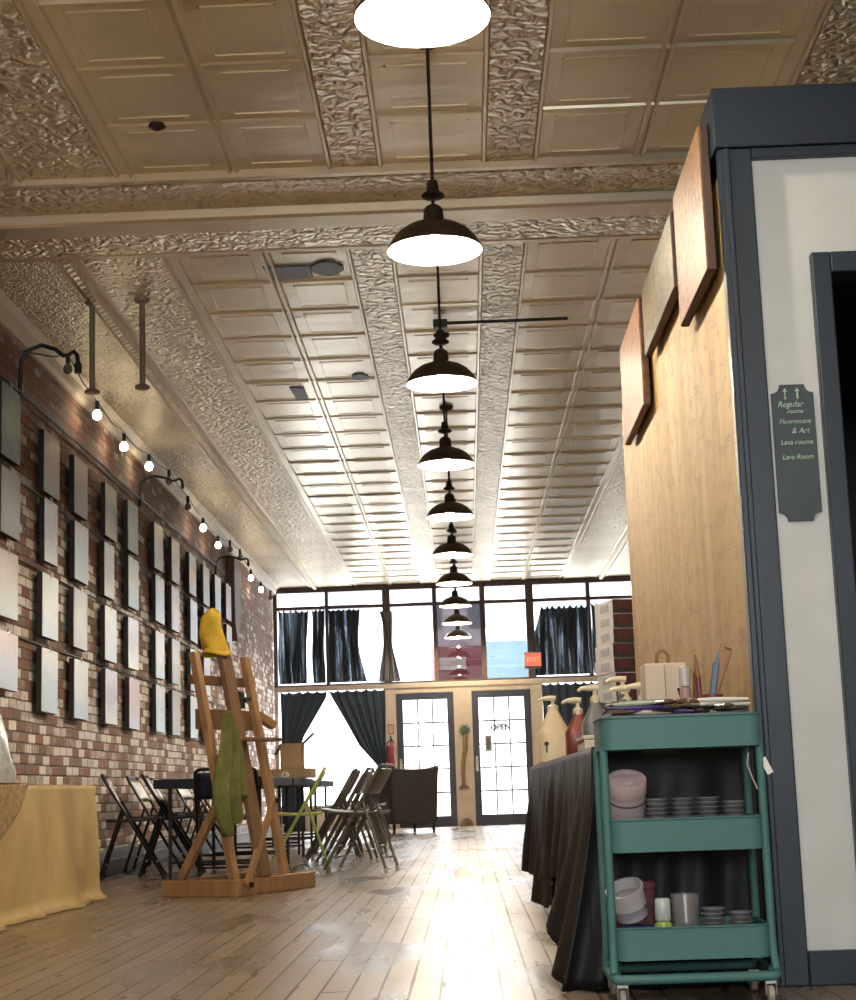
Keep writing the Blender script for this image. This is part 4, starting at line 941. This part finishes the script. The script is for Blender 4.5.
c.sheet(16, 20, lambda u, v: ((0.378 - 0.125 * v ** 1.5) + 0.02 * math.sin(u * 12) * v, 4.985 + 0.42 * u - 0.012 * v, ZT + (0.012 - ZT) * v * (1 - 0.25 * u * u)))
tag(c.build('black_table_cover', BKC, smooth=True, solid=0.003), 'black plastic table cover hanging in folds between the teal cart and jugs', 'tablecloth')
t = thing('storage_bin', 'pale grey bin on the floor under the hem of the black table cover', 'bin', (0.56, 7.0, 0))
MB().prism([(0.42, 0.0), (0.70, 0.0), (0.73, 0.25), (0.405, 0.25)], 'y', 7.06, 7.86).build('tub', mat('pale_grey_plastic', (0.42, 0.42, 0.41), 0.4), t, bev=0.015)
MB().box(0.40, 0.735, 7.05, 7.87, 0.251, 0.272).build('lid', mat('grey_stacking_cup', (0.30, 0.30, 0.30), 0.4), t, bev=0.008)

JUG = mat('cream_plastic_jug', (0.72, 0.60, 0.40), 0.38, var=0.03); PUMPW = mat('cream_pump_plastic', (0.70, 0.62, 0.46), 0.35, var=0.03)
def sq(mb, k=4):
    out = []
    for x, y, z in mb.v:
        a = math.atan2(y, x); f = (abs(math.cos(a)) ** k + abs(math.sin(a)) ** k) ** (-1 / k); out.append((x * f, y * f, z))
    mb.v = out; return mb
def make_jug(name, label, cat, loc, r, hb, hs, body, paint=None, group=None, aim=PI, square=True):
    """pump bottle: body height hb, shoulder to hs, then neck and pump"""
    t = thing(name, label, cat, loc, group=group)
    m = MB().lathe([(r * 0.9, 0.0), (r, 0.008), (r, hb), (r * 0.97, hb + 0.008), (r * 0.34, hs), (r * 0.30, hs + 0.012)], 32)
    if square: sq(m, 5)
    m.v = [(x + loc[0], y + loc[1], z + loc[2]) for x, y, z in m.v]
    m.build('jug_body' if square else 'bottle_body', body, t, smooth=True)
    if paint: MB().lathe([(r * 0.93, 0.012), (r * 0.93, hb * 0.8)], 24, c=loc).build('label_band', paint, t, smooth=True) if not square else None
    x, y, z = loc
    MB().lathe([(r * 0.36, hs + 0.004), (r * 0.36, hs + 0.028), (r * 0.22, hs + 0.034), (0.009, hs + 0.040), (0.009, hs + 0.062)], 16, c=loc).build('pump_collar', PUMPW, t, smooth=True)
    zt = z + hs + 0.062
    h = MB().tube([(x - 0.016 * math.cos(aim), y, zt + 0.006), (x + 0.014 * math.cos(aim), y, zt + 0.008), (x + 0.055 * math.cos(aim), y, zt + 0.006), (x + 0.072 * math.cos(aim), y, zt - 0.004)], 0.010, 10, radii=[0.014, 0.015, 0.009, 0.007])
    h.build('pump_head', PUMPW, t, smooth=True)
    return t
z0 = ZT + 0.003
jg = make_jug('pump_jug', 'large cream plastic jug with pump, standing at aisle end of black table', 'jug', (0.46, 8.62, z0), 0.082, 0.155, 0.265, JUG)
MB().lathe([(0.001, 0), (0.012, 0.0), (0.012, 0.002)], 12, mat4=Matrix.Rotation(PI/2, 4, 'X'), c=(0.415, 8.62 - 0.083, z0 + 0.10)).box(0.411, 0.419, 8.62 - 0.086, 8.62 - 0.081, z0 + 0.055, z0 + 0.09).build('printed_mark', INK, jg)
REDL = mat('red_liquid_soap', (0.22, 0.045, 0.03), 0.35); GREYB = mat('grey_bottle_plastic', (0.15, 0.16, 0.16), 0.35); DKB = mat('dark_bottle_plastic', (0.05, 0.045, 0.05), 0.35); GRNB = mat('grey_green_bottle', (0.13, 0.17, 0.15), 0.35)
make_jug('pump_bottle', 'red pump bottle with cream pump behind the small white box', 'bottle', (0.520, 7.62, z0), 0.062, 0.12, 0.20, REDL)
make_jug('pump_bottle', 'grey pump bottle beside the red one above the white box', 'bottle', (0.560, 7.1, z0), 0.060, 0.14, 0.225, GREYB)
make_jug('pump_bottle', 'grey green pump bottle partly hidden behind the cart corner', 'bottle', (0.672, 6.86, z0), 0.055, 0.13, 0.205, GRNB)
make_jug('pump_bottle', 'tallest dark pump bottle in front of the plywood edge', 'bottle', (0.70, 7.30, z0), 0.060, 0.17, 0.27, DKB)
make_jug('pump_bottle', 'dark pump bottle between the tallest one and the cart top', 'bottle', (0.705, 6.55, z0), 0.05, 0.12, 0.195, GREYB)
WCARD = mat('white_card', (0.66, 0.60, 0.50), 0.6, var=0.03)
t = thing('small_box', 'small white box in front of the red pump bottle on black table', 'box', (0.545, 6.62, z0))
MB().box(0.455, 0.635, 6.40, 6.80, z0, z0 + 0.058).build('box_body', WCARD, t, bev=0.004)
MB().box(0.452, 0.638, 6.397, 6.803, z0 + 0.0585, z0 + 0.075).build('lid', WCARD, t, bev=0.003)
# cartons
CARTW = mat('white_carton_side', (0.74, 0.75, 0.78), 0.5, var=0.04); CARTD = mat('dark_carton_front', (0.075, 0.045, 0.038), 0.5, scale=9, col2=(0.035, 0.024, 0.024)); CARTR = mat('red_carton_print', (0.14, 0.04, 0.03), 0.5, var=0.2, scale=16); CARTB = mat('carton_brown', (0.22, 0.15, 0.11), 0.6)
c0 = thing('carton', 'x', 'carton', (0, 0, 0), group='stack of cartons')
MB().box(0.0, 0.34, 0.0, 0.30, 0.0, 0.080).build('carton_body', CARTW, c0, bev=0.002)
MB().box(0.002, 0.338, -0.003, -0.0005, 0.002, 0.078).build('printed_front', CARTD, c0)
b = MB().box(0.03, 0.10, -0.005, -0.003, 0.030, 0.066).box(0.012, 0.30, -0.0045, -0.003, 0.069, 0.075)
b.build('red_print', CARTR, c0)
MB().box(-0.003, -0.0005, 0.06, 0.20, 0.02, 0.06).build('side_label', mat('carton_grey_label', (0.48, 0.50, 0.56), 0.5), c0)
NCT = 11
for i in range(NCT):
    o = c0 if i == 0 else dup(c0)
    o.location = (0.835 + r_.uniform(-0.006, 0.006), 9.12 + r_.uniform(-0.006, 0.006), z0 + 0.0815 * i); o.rotation_euler = (0, 0, 0.26 + r_.uniform(-0.02, 0.02))
    o['label'] = ('dark printed carton with white side, bottom of the stack beside plywood' if i == 0 else 'dark printed carton with white side, topmost of the stack beside plywood' if i == NCT - 1 else 'dark printed carton with white side, %s from the bottom of the stack' % ordn[i])
# white caddy box with a loop
PALEC = mat('pale_caddy_card', (0.62, 0.52, 0.42), 0.55, var=0.03)
t = thing('carry_box', 'pale square box with brown loop handle on table behind the cart', 'box', (0.645, 5.35, z0))
MB().box(0.578, 0.712, 5.28, 5.42, z0, z0 + 0.262).build('box_body', PALEC, t, bev=0.006)
MB().box(0.640, 0.643, 5.277, 5.2795, z0 + 0.01, z0 + 0.255).build('seam', mat('caddy_seam', (0.42, 0.34, 0.26), 0.6), t)
MB().tube([(0.627, 5.35, z0 + 0.262), (0.627, 5.35, z0 + 0.292), (0.636, 5.35, z0 + 0.304), (0.646, 5.35, z0 + 0.307), (0.656, 5.35, z0 + 0.303), (0.664, 5.35, z0 + 0.290), (0.664, 5.35, z0 + 0.262)], 0.0055, 8).build('loop_handle', mat('brown_loop', (0.22, 0.12, 0.05), 0.5), t, smooth=True)

# ------------------------------------------------------------------ teal three tier cart
TEAL = mat('teal_cart_steel', (0.066, 0.186, 0.184), 0.5, var=0.04, scale=3, spec=0.3)
CX, CY = 0.600, 4.780
def rrect(hw, hd, r, n=6):
    pts = []
    for sx, sy, a0 in ((1, 1, 0), (-1, 1, PI/2), (-1, -1, PI), (1, -1, 3*PI/2)):
        for k in range(n + 1):
            a = a0 + PI/2 * k / n; pts.append((sx * (hw - r) + r * math.cos(a), sy * (hd - r) + r * math.sin(a)))
    return pts
def tray_mb(hw, hd, z0_, z1_):
    o_ = rrect(hw, hd, 0.035); i_ = rrect(hw - 0.004, hd - 0.004, 0.031); lip = rrect(hw + 0.004, hd + 0.004, 0.039)
    n_ = len(o_); L_ = [(o_, z0_), (o_, z1_ - 0.006), (lip, z1_ - 0.004), (lip, z1_), (i_, z1_), (i_, z0_ + 0.004)]
    vs = []; fs = []
    for pl, z in L_: vs += [(CX + x, CY + y, z) for x, y in pl]
    for k in range(len(L_) - 1):
        for j in range(n_): fs.append((k*n_+j, k*n_+(j+1)%n_, (k+1)*n_+(j+1)%n_, (k+1)*n_+j))
    fs.append(tuple(range(n_ - 1, -1, -1))); fs.append(tuple((len(L_)-1)*n_ + j for j in range(n_)))
    return MB().add(vs, fs)
t = thing('utility_cart', 'teal three tier metal cart on castors standing before the navy corner post', 'cart', (CX, CY, 0))
TZ = [(0.122, 0.210), (0.410, 0.500), (0.690, 0.780)]
for k, (a, b_) in enumerate(TZ):
    tray_mb(0.222 if k == 2 else 0.210, 0.152 if k == 2 else 0.145, a, b_).build('tray', TEAL, t, smooth=True)
for s in (-1, 1):
    for f in (-1, 1):
        x, y = CX + s * 0.2165, CY + f * 0.118
        MB().tube([(x, y, 0.70), (x, y, 0.40), (x, y, 0.17), (x + s * 0.001, y + f * 0.006, 0.125), (x + s * 0.003, y + f * 0.022, 0.088)], 0.0115, 10).build('post', TEAL, t, smooth=True)
    MB().tube([(CX + s * 0.219, CY - 0.142, 0.078), (CX + s * 0.221, CY, 0.076), (CX + s * 0.219, CY + 0.142, 0.078)], 0.0125, 10).build('side_rail', TEAL, t, smooth=True)
for f in (-1, 1):
    MB().tube(arc([(CX - 0.212, CY + f * 0.120, 0.085), (CX - 0.219, CY + f * 0.150, 0.074), (CX + 0.219, CY + f * 0.150, 0.074), (CX + 0.212, CY + f * 0.120, 0.085)]), 0.0135, 10).build('bottom_rail', TEAL, t, smooth=True)
CAST = mat('castor_grey', (0.34, 0.31, 0.27), 0.45)
for s in (-1, 1):
    for f in (-1, 1):
        x, y = CX + s * 0.200, CY + f * 0.138
        w_ = MB().lathe([(0.001, -0.010), (0.020, -0.010), (0.0245, -0.006), (0.0245, 0.006), (0.020, 0.010), (0.001, 0.010)], 20, mat4=Matrix.Rotation(PI/2, 4, 'Y'), c=(x, y, 0.0248)).build('castor_wheel', CAST, t, smooth=True)
        MB().box(x - 0.016, x - 0.0115, y - 0.016, y + 0.016, 0.022, 0.055).box(x + 0.0115, x + 0.016, y - 0.016, y + 0.016, 0.022, 0.055).box(x - 0.016, x + 0.016, y - 0.016, y + 0.016, 0.052, 0.062).build('fork', BRASS, w_, bev=0.002)

# ---- things on the cart
GB = mat('dark_tray_plastic', (0.055, 0.06, 0.065), 0.35)
t = thing('shallow_tray', 'dark shallow plastic tray lying on the cart top under the brushes', 'tray', (CX, CY, 0.782))
MB().box(CX - 0.195, CX + 0.195, CY - 0.135, CY + 0.135, 0.7805, 0.784).build('tray_floor', GB, t)
b = MB()
for x0, x1, y0, y1 in ((-0.195, -0.190, -0.135, 0.135), (0.190, 0.195, -0.135, 0.135), (-0.190, 0.190, 0.130, 0.135)): b.box(CX + x0, CX + x1, CY + y0, CY + y1, 0.784, 0.795)
b.build('rim', GB, t)
ZB = 0.784
HAND = {'purple': mat('purple_handle', (0.065, 0.03, 0.17), 0.35), 'cream': mat('cream_handle', (0.62, 0.58, 0.45), 0.4), 'black': mat('black_handle', (0.02, 0.02, 0.022), 0.35), 'green': mat('pale_green_handle', (0.34, 0.42, 0.30), 0.4), 'brown': mat('brown_handle', (0.27, 0.13, 0.06), 0.45), 'white': mat('white_handle', (0.66, 0.66, 0.62), 0.4), 'teal': mat('teal_handle', (0.08, 0.20, 0.20), 0.4)}
FERR = mat('ferrule_metal', (0.5, 0.47, 0.4), 0.25, 0.9); HAIR = mat('bristle_brown', (0.10, 0.06, 0.035), 0.8)
def make_brush(kind):
    t = thing('paintbrush', 'paintbrush with %s handle lying in the pile on the cart top' % kind, 'paintbrush', group='%s paintbrushes on the cart' % kind)
    MB().tube([(-0.10, 0, 0), (-0.06, 0, 0), (0.0, 0, 0), (0.04, 0, 0)], 0.004, 8, radii=[0.0035, 0.006, 0.0075, 0.0052]).build('handle', HAND[kind], t, smooth=True)
    MB().tube([(0.04, 0, 0), (0.065, 0, 0)], 0.0056, 8).build('ferrule', FERR, t, smooth=True)
    MB().tube([(0.065, 0, 0), (0.08, 0, 0), (0.093, 0, 0)], 0.005, 8, radii=[0.0055, 0.0075, 0.001]).build('bristles', HAIR, t, smooth=True)
    return t
br = random.Random(21); protos = {}
seq = ['cream', 'purple', 'white', 'black', 'green', 'purple', 'teal', 'cream', 'brown', 'white', 'purple', 'black', 'purple', 'purple', 'cream', 'black', 'purple', 'white', 'green', 'cream', 'purple', 'teal', 'black', 'white', 'green', 'brown', 'cream', 'purple', 'black', 'white', 'cream', 'teal', 'black', 'brown', 'purple', 'white']
for i, kd in enumerate(seq):
    layer = i // 12
    x = CX + (-0.10 + 0.2 * ((i % 6) / 5.0)) + br.uniform(-0.01, 0.01)
    if kd == 'purple': x = CX - 0.09 + br.uniform(-0.02, 0.04)
    y = CY - 0.115 + 0.105 * ((i * 5) % 12) / 11 + br.uniform(-0.004, 0.004)
    rz = br.uniform(-0.45, 0.45) + (PI if br.random() < 0.5 else 0)
    if kd not in protos: o = protos[kd] = make_brush(kd)
    else: o = dup(protos[kd])
    o.location = (x, y, ZB + 0.0088 + 0.0125 * layer + 0.003 * (i % 2)); o.rotation_euler = (0, br.uniform(-0.03, 0.03), rz)
def tubby(name, label, cat, loc, prof, m, extra=None, rot=None, group=None):
    t = thing(name, label, cat, loc, group=group)
    if rot: t.rotation_euler = rot
    MB().lathe(prof, 32).build('body', m, t, smooth=True, world=False)
    for nm, pr, mm in (extra or []): MB().lathe(pr, 32).build(nm, mm, t, smooth=True, world=False)
    return t
WOODL = mat('light_wood_tool', (0.34, 0.165, 0.055), 0.45, stretch=(4, 4, 1), var=0.15)
MAROON = mat('maroon_plastic', (0.17, 0.045, 0.04), 0.4); BLUEM = mat('slate_blue_metal', (0.07, 0.10, 0.16), 0.35, 0.2)
tubby('tool_cup', 'small maroon cup holding leaning tools on the cart top', 'cup', (0.722, 4.845, ZB), [(0.001, 0), (0.030, 0.0), (0.033, 0.06), (0.030, 0.06), (0.027, 0.006), (0.001, 0.006)], MAROON)
t = thing('wooden_paddle', 'thick light wooden handle leaning out of the maroon cup', 'tool', (0.715, 4.845, ZB + 0.01))
MB().bar((0.706, 4.845, ZB + 0.008), (0.776, 4.850, ZB + 0.190), 0.026, 0.014, up=(0, 1, 0), w2=0.032).build('handle', WOODL, t, bev=0.005)
MB().bar((0.7765, 4.850, ZB + 0.191), (0.7785, 4.850, ZB + 0.196), 0.024, 0.013, up=(0, 1, 0)).build('end_cap', HAND['brown'], t, bev=0.002)
t = thing('palette_knife', 'slate blue pointed tool leaning beside the wooden handle in the cup', 'tool', (0.715, 4.83, ZB + 0.01))
MB().bar((0.713, 4.828, ZB + 0.008), (0.738, 4.832, ZB + 0.150), 0.016, 0.010, up=(0, 1, 0), w2=0.02).build('handle', BLUEM, t, bev=0.003)
MB().bar((0.738, 4.832, ZB + 0.150), (0.747, 4.833, ZB + 0.185), 0.012, 0.004, up=(0, 1, 0), w2=0.003).build('blade', BLUEM, t)
tubby('glue_bottle', 'little white bottle with pink lower part beside the maroon markers', 'bottle', (0.648, 4.86, ZB), [(0.001, 0), (0.016, 0), (0.017, 0.075), (0.013, 0.085), (0.001, 0.087)], mat('pink_bottle', (0.36, 0.23, 0.22), 0.4), [('cap', [(0.017, 0.0875), (0.017, 0.140), (0.010, 0.146), (0.001, 0.147)], mat('white_cap', (0.5, 0.49, 0.48), 0.35))])
for x, y, h, dx, lab in ((0.676, 4.87, 0.165, 0.006, 'maroon marker standing by the white bottle, slimmer one'), (0.690, 4.855, 0.150, -0.004, 'maroon marker standing nearer to the blue tool')):
    t = thing('marker_pen', lab, 'marker', (x, y, ZB))
    MB().tube([(x, y, ZB), (x + dx, y, ZB + h * 0.75)], 0.008, 10).build('barrel', MAROON, t, smooth=True)
    MB().tube([(x + dx, y, ZB + h * 0.752), (x + dx * 1.3, y, ZB + h), (x + dx * 1.35, y, ZB + h + 0.015)], 0.006, 10, radii=[0.007, 0.005, 0.002]).build('tip', HAND['brown'], t, smooth=True)
PCOL = [('dark red', (0.20, 0.04, 0.03)), ('brown', (0.16, 0.09, 0.05)), ('black', (0.02, 0.02, 0.02)), ('orange', (0.42, 0.17, 0.05)), ('cream', (0.6, 0.5, 0.35)), ('pink', (0.5, 0.22, 0.2))]
for i, ((nm, cl), x, y) in enumerate(zip(PCOL, (0.575, 0.600, 0.622, 0.545, 0.515, 0.672), (4.875, 4.865, 4.885, 4.885, 4.87, 4.83))):
    tubby('paint_pot', 'tiny %s paint pot among the clutter on the cart top' % nm, 'paint pot', (x, y, ZB), [(0.001, 0), (0.013, 0), (0.014, 0.026), (0.001, 0.0265)], mat('pot_' + nm.replace(' ', '_'), cl, 0.4), [('lid', [(0.0148, 0.027), (0.0148, 0.038), (0.012, 0.040), (0.001, 0.040)], mat('pot_lid_' + nm.replace(' ', '_'), tuple(c * 0.7 + 0.02 for c in cl), 0.4))])
t = thing('craft_scissors', 'dark handled scissors standing open among paint pots on the cart', 'scissors', (0.642, 4.89, ZB))
MB().bar((0.636, 4.893, ZB), (0.658, 4.893, ZB + 0.085), 0.008, 0.004, up=(0, 1, 0)).build('blade', BLACKM, t)
MB().bar((0.656, 4.899, ZB), (0.632, 4.899, ZB + 0.085), 0.008, 0.004, up=(0, 1, 0)).build('blade', BLACKM, t)
DKP = mat('grey_cable_plastic', (0.10, 0.10, 0.11), 0.4)
t = thing('wire_coil', 'tangle of grey wire at the aisle corner of the cart top', 'wire', (0.47, 4.86, ZB))
pts = [(0.452 + (0.045 + 0.006 * math.sin(3.3 * a)) * math.cos(a), 4.868 + 0.032 * math.sin(a), ZB + 0.012 + 0.010 * (a / 6) + 0.008 * math.sin(2.1 * a)) for a in [0.25 * k for k in range(75)]]
MB().tube(pts, 0.0045, 6).build('wire', DKP, t, smooth=True)
MB().tube([(0.41, 4.87, ZB + 0.012), (0.47, 4.88, ZB + 0.055), (0.52, 4.87, ZB + 0.012)], 0.006, 8).build('plug_lead', GRNB, t, smooth=True)

# middle tray
TUBW = mat('pinkish_white_tub', (0.40, 0.35, 0.37), 0.4, var=0.03); TUBL = mat('pink_white_lid', (0.43, 0.35, 0.37), 0.4, var=0.04)
F1, F0 = TZ[1][0] + 0.0045, TZ[0][0] + 0.0045
tubby('lidded_tub', 'pinkish white round tub with lid tipped forward in the middle tray', 'tub', (0.446, 4.775, F1 + 0.026), [(0.001, 0), (0.050, 0.002), (0.053, 0.012), (0.053, 0.150)], TUBW,
      [('lid', [(0.0545, 0.1505), (0.0555, 0.154), (0.0555, 0.192), (0.053, 0.195), (0.047, 0.194), (0.044, 0.186), (0.018, 0.185), (0.014, 0.189), (0.001, 0.189)], TUBL), ('dark_line', [(0.0532, 0.128), (0.0534, 0.134)], mat('tub_dark_line', (0.12, 0.07, 0.08), 0.5))], rot=(0.50, 0, 0))
CLR = clear_plastic('clear_cup_plastic', (0.72, 0.74, 0.76))
def make_cup(label, group):
    t = thing('stacking_cup', label, 'cup', group=group)
    MB().lathe([(0.020, 0.0015), (0.0215, 0.0), (0.030, 0.010), (0.0335, 0.010), (0.0335, 0.0125), (0.029, 0.0125), (0.0195, 0.0035), (0.001, 0.0030)], 24, caps=False).build('bowl', CLR, t, smooth=True)
    MB().tube([(0.0335 * math.cos(a), 0.0335 * math.sin(a), 0.0115) for a in [2 * PI * k / 24 for k in range(24)]], 0.0014, 6, closed=True).build('rim', CLR, t, smooth=True)
    return t
lid0 = None
for bx, by, n_, fz, nm in ((0.527, 4.70, 11, F1, 'first stack from the tub, middle tray'), (0.598, 4.70, 11, F1, 'second stack from the tub, middle tray'), (0.669, 4.70, 11, F1, 'third stack from the tub, middle tray'), (0.740, 4.70, 10, F1, 'last stack from the tub, middle tray'), (0.666, 4.70, 10, F0, 'wider spread stack of bottom tray, next to clear cup'), (0.740, 4.70, 9, F0, 'outermost stack of bottom tray, beside cart post')):
    for i in range(n_):
        lab = 'clear plastic cup in the %s' % nm
        if lid0 is None: o = lid0 = make_cup(lab, nm)
        else: o = dup(lid0, label=lab, group=nm)
        o.location = (bx + br.uniform(-0.0015, 0.0015), by + br.uniform(-0.0015, 0.0015), fz + 0.0126 * i)
        o.rotation_euler = (0, 0, br.uniform(0, 3))
# bottom tray
WTUB = mat('white_tub_plastic', (0.46, 0.45, 0.48), 0.4, var=0.02); BLUT = mat('deep_blue_tub', (0.02, 0.03, 0.20), 0.4); ROSE = mat('rose_tub', (0.16, 0.06, 0.07), 0.45)
tubby('blue_tub', 'deep blue tub under the tilted white one in the bottom tray', 'tub', (0.462, 4.715, F0), [(0.001, 0), (0.046, 0.001), (0.049, 0.080), (0.046, 0.083), (0.001, 0.083)], BLUT)
tubby('white_tub', 'white round tub tilted on top of the blue one in bottom tray', 'tub', (0.449, 4.745, F0 + 0.108), [(0.001, 0), (0.045, 0.002), (0.047, 0.034), (0.049, 0.036), (0.049, 0.046), (0.051, 0.078), (0.054, 0.080), (0.054, 0.090), (0.048, 0.090), (0.044, 0.012), (0.001, 0.010)], WTUB,
      [('inner_lid', [(0.0455, 0.058), (0.040, 0.062), (0.02, 0.060), (0.001, 0.066)], TUBW)], rot=(0.42, -0.30, 0))
tubby('rose_tub', 'rose coloured round tub at the back of the bottom tray', 'tub', (0.468, 4.842, F0), [(0.001, 0), (0.056, 0.002), (0.058, 0.17), (0.055, 0.175), (0.001, 0.176)], ROSE, [('lid', [(0.060, 0.1765), (0.060, 0.195), (0.056, 0.198), (0.001, 0.199)], ROSE)])
tubby('lime_jar', 'small lime green jar with milky cap beside the blue tub', 'jar', (0.527, 4.690, F0), [(0.001, 0), (0.023, 0.001), (0.025, 0.085), (0.018, 0.095), (0.001, 0.096)], mat('lime_jar_plastic', (0.28, 0.42, 0.08), 0.35), [('cap', [(0.020, 0.0965), (0.022, 0.10), (0.022, 0.150), (0.019, 0.156), (0.001, 0.157)], mat('milky_cap', (0.50, 0.56, 0.55), 0.3))])
tubby('clear_cup', 'clear plastic cup standing between the lime jar and the flat stacks', 'cup', (0.590, 4.70, F0), [(0.001, 0), (0.032, 0.001), (0.040, 0.165), (0.0385, 0.165), (0.0305, 0.005), (0.001, 0.004)], CLR, [('crumpled_film', [(0.024, 0.010), (0.030, 0.05), (0.022, 0.09), (0.033, 0.13), (0.030, 0.150)], clear_plastic('cloudy_film', (0.62, 0.64, 0.66)))])
t = thing('white_tag', 'thin white tag and cord looped on the cart post nearest the navy wall', 'tag', (0.815, 4.65, 0.66))
MB().tube([(0.782, 4.640, 0.670), (0.776, 4.637, 0.64), (0.788, 4.634, 0.60), (0.80, 4.634, 0.57)], 0.0022, 6).build('cord', mat('pale_cord', (0.45, 0.45, 0.43), 0.6), t, smooth=True)
MB().bar((0.822, 4.655, 0.655), (0.842, 4.655, 0.612), 0.018, 0.0015, up=(0, 1, 0)).build('paper_tag', SIGNW, t)
MB().tube([(0.8215, 4.656, 0.668), (0.822, 4.655, 0.655)], 0.0015, 6).build('tie', SIGNW, t)

# ------------------------------------------------------------------ pictures on the plywood and the chalk board
RG = art_mat('art_copper_red', (0.21, 0.10, 0.036), (0.085, 0.025, 0.018), (0.25, 0.10, 0.065), scale=14, amt=0.9, streak=(1, 1, 1.6), rough=0.5)
OG = art_mat('art_dark_gold', (0.055, 0.04, 0.018), (0.12, 0.09, 0.042), (0.045, 0.03, 0.017), scale=16, amt=0.9, rough=0.5)
RU = art_mat('art_rust', (0.22, 0.095, 0.05), (0.10, 0.035, 0.02), (0.17, 0.07, 0.05), scale=14, amt=0.9, rough=0.5)
EDGE_B = mat('brown_panel_edge', (0.06, 0.032, 0.02), 0.6); EDGE_S = mat('rust_spotted_edge', (0.20, 0.09, 0.05), 0.6, scale=30, col2=(0.05, 0.025, 0.015))
for y0, y1, za, zb, m, em, lab in ((5.07, 5.74, 2.20, 2.69, RG, EDGE_B, 'copper red textured picture leaning over plywood top, nearest the navy header'), (5.83, 6.84, 2.38, 2.67, OG, EDGE_B, 'dark gold picture in the middle of three over the plywood'), (6.98, 7.86, 2.21, 2.69, RU, EDGE_S, 'rust coloured picture with spotted edge, farthest of three over the plywood')):
    t = thing('wall_picture', lab, 'picture', (0.845, (y0 + y1)/2, za))
    MB().box(0.829, 0.857, y0, y1, za, zb).build('panel_edge', em, t, bev=0.003)
    MB().box(0.8255, 0.8287, y0 + 0.004, y1 - 0.004, za + 0.004, zb - 0.004).build('painted_front', m, t)
    MB().box(0.8575, 0.8745, y0 + 0.1, y1 - 0.1, za + 0.10, za + 0.16).build('mount', EDGE_B, t)
SLATE = mat('chalk_board_slate', (0.028, 0.045, 0.055), 0.5, var=0.12, scale=14); CHALK = mat('green_white_chalk', (0.42, 0.62, 0.52), 0.8, var=0.2, scale=90)
def notched(x0, x1, z0_, z1_, r, n=6):
    out = []
    for cx_, cz_, a0 in ((x1, z0_, PI), (x1, z1_, -PI/2), (x0, z1_, 0.0), (x0, z0_, PI/2)):
        for k in range(n + 1):
            a = a0 - PI/2 * k / n
            out.append((cx_ + r * math.cos(a), cz_ + r * math.sin(a)))
    return out
t = thing('chalk_board', 'small dark chalk board with notched corners and green writing on the pale wall panel', 'chalk board', (1.05, 5.0, 1.582), rz=0)
BX0, BX1, BZ0, BZ1 = 0.986, 1.116, 1.37, 1.797
pts = notched(BX0, BX1, BZ0, BZ1, 0.027)
MB().prism(pts, 'y', 4.999, 5.0115).build('board', SLATE, t)
yy = 4.9985 - 5.0
for txt, size, x, z in (('Regular', 0.026, 1.002, 1.722), ('rooms', 0.019, 1.030, 1.700), ('Fluorescent', 0.0205, 1.004, 1.668), ('& Art', 0.024, 1.040, 1.638), ('Lava rooms', 0.021, 1.004, 1.602), ('Lava Room', 0.021, 1.006, 1.556)):
    font('lettering', txt, size, CHALK, t, (x - 1.05, yy, z - 1.57), RV, ext=0.0006, align='LEFT', shear=0.25)
b = MB()
for x in (1.028, 1.066):
    b.box(x - 0.002, x + 0.002, 4.9975, 4.999, 1.750, 1.780); b.box(x - 0.004, x + 0.004, 4.9975, 4.999, 1.750, 1.757)
    b.prism([(x - 0.008, 1.774), (x, 1.786), (x + 0.008, 1.774), (x, 1.778)], 'y', 4.9975, 4.999)
b.build('chalk_arrows', CHALK, t)
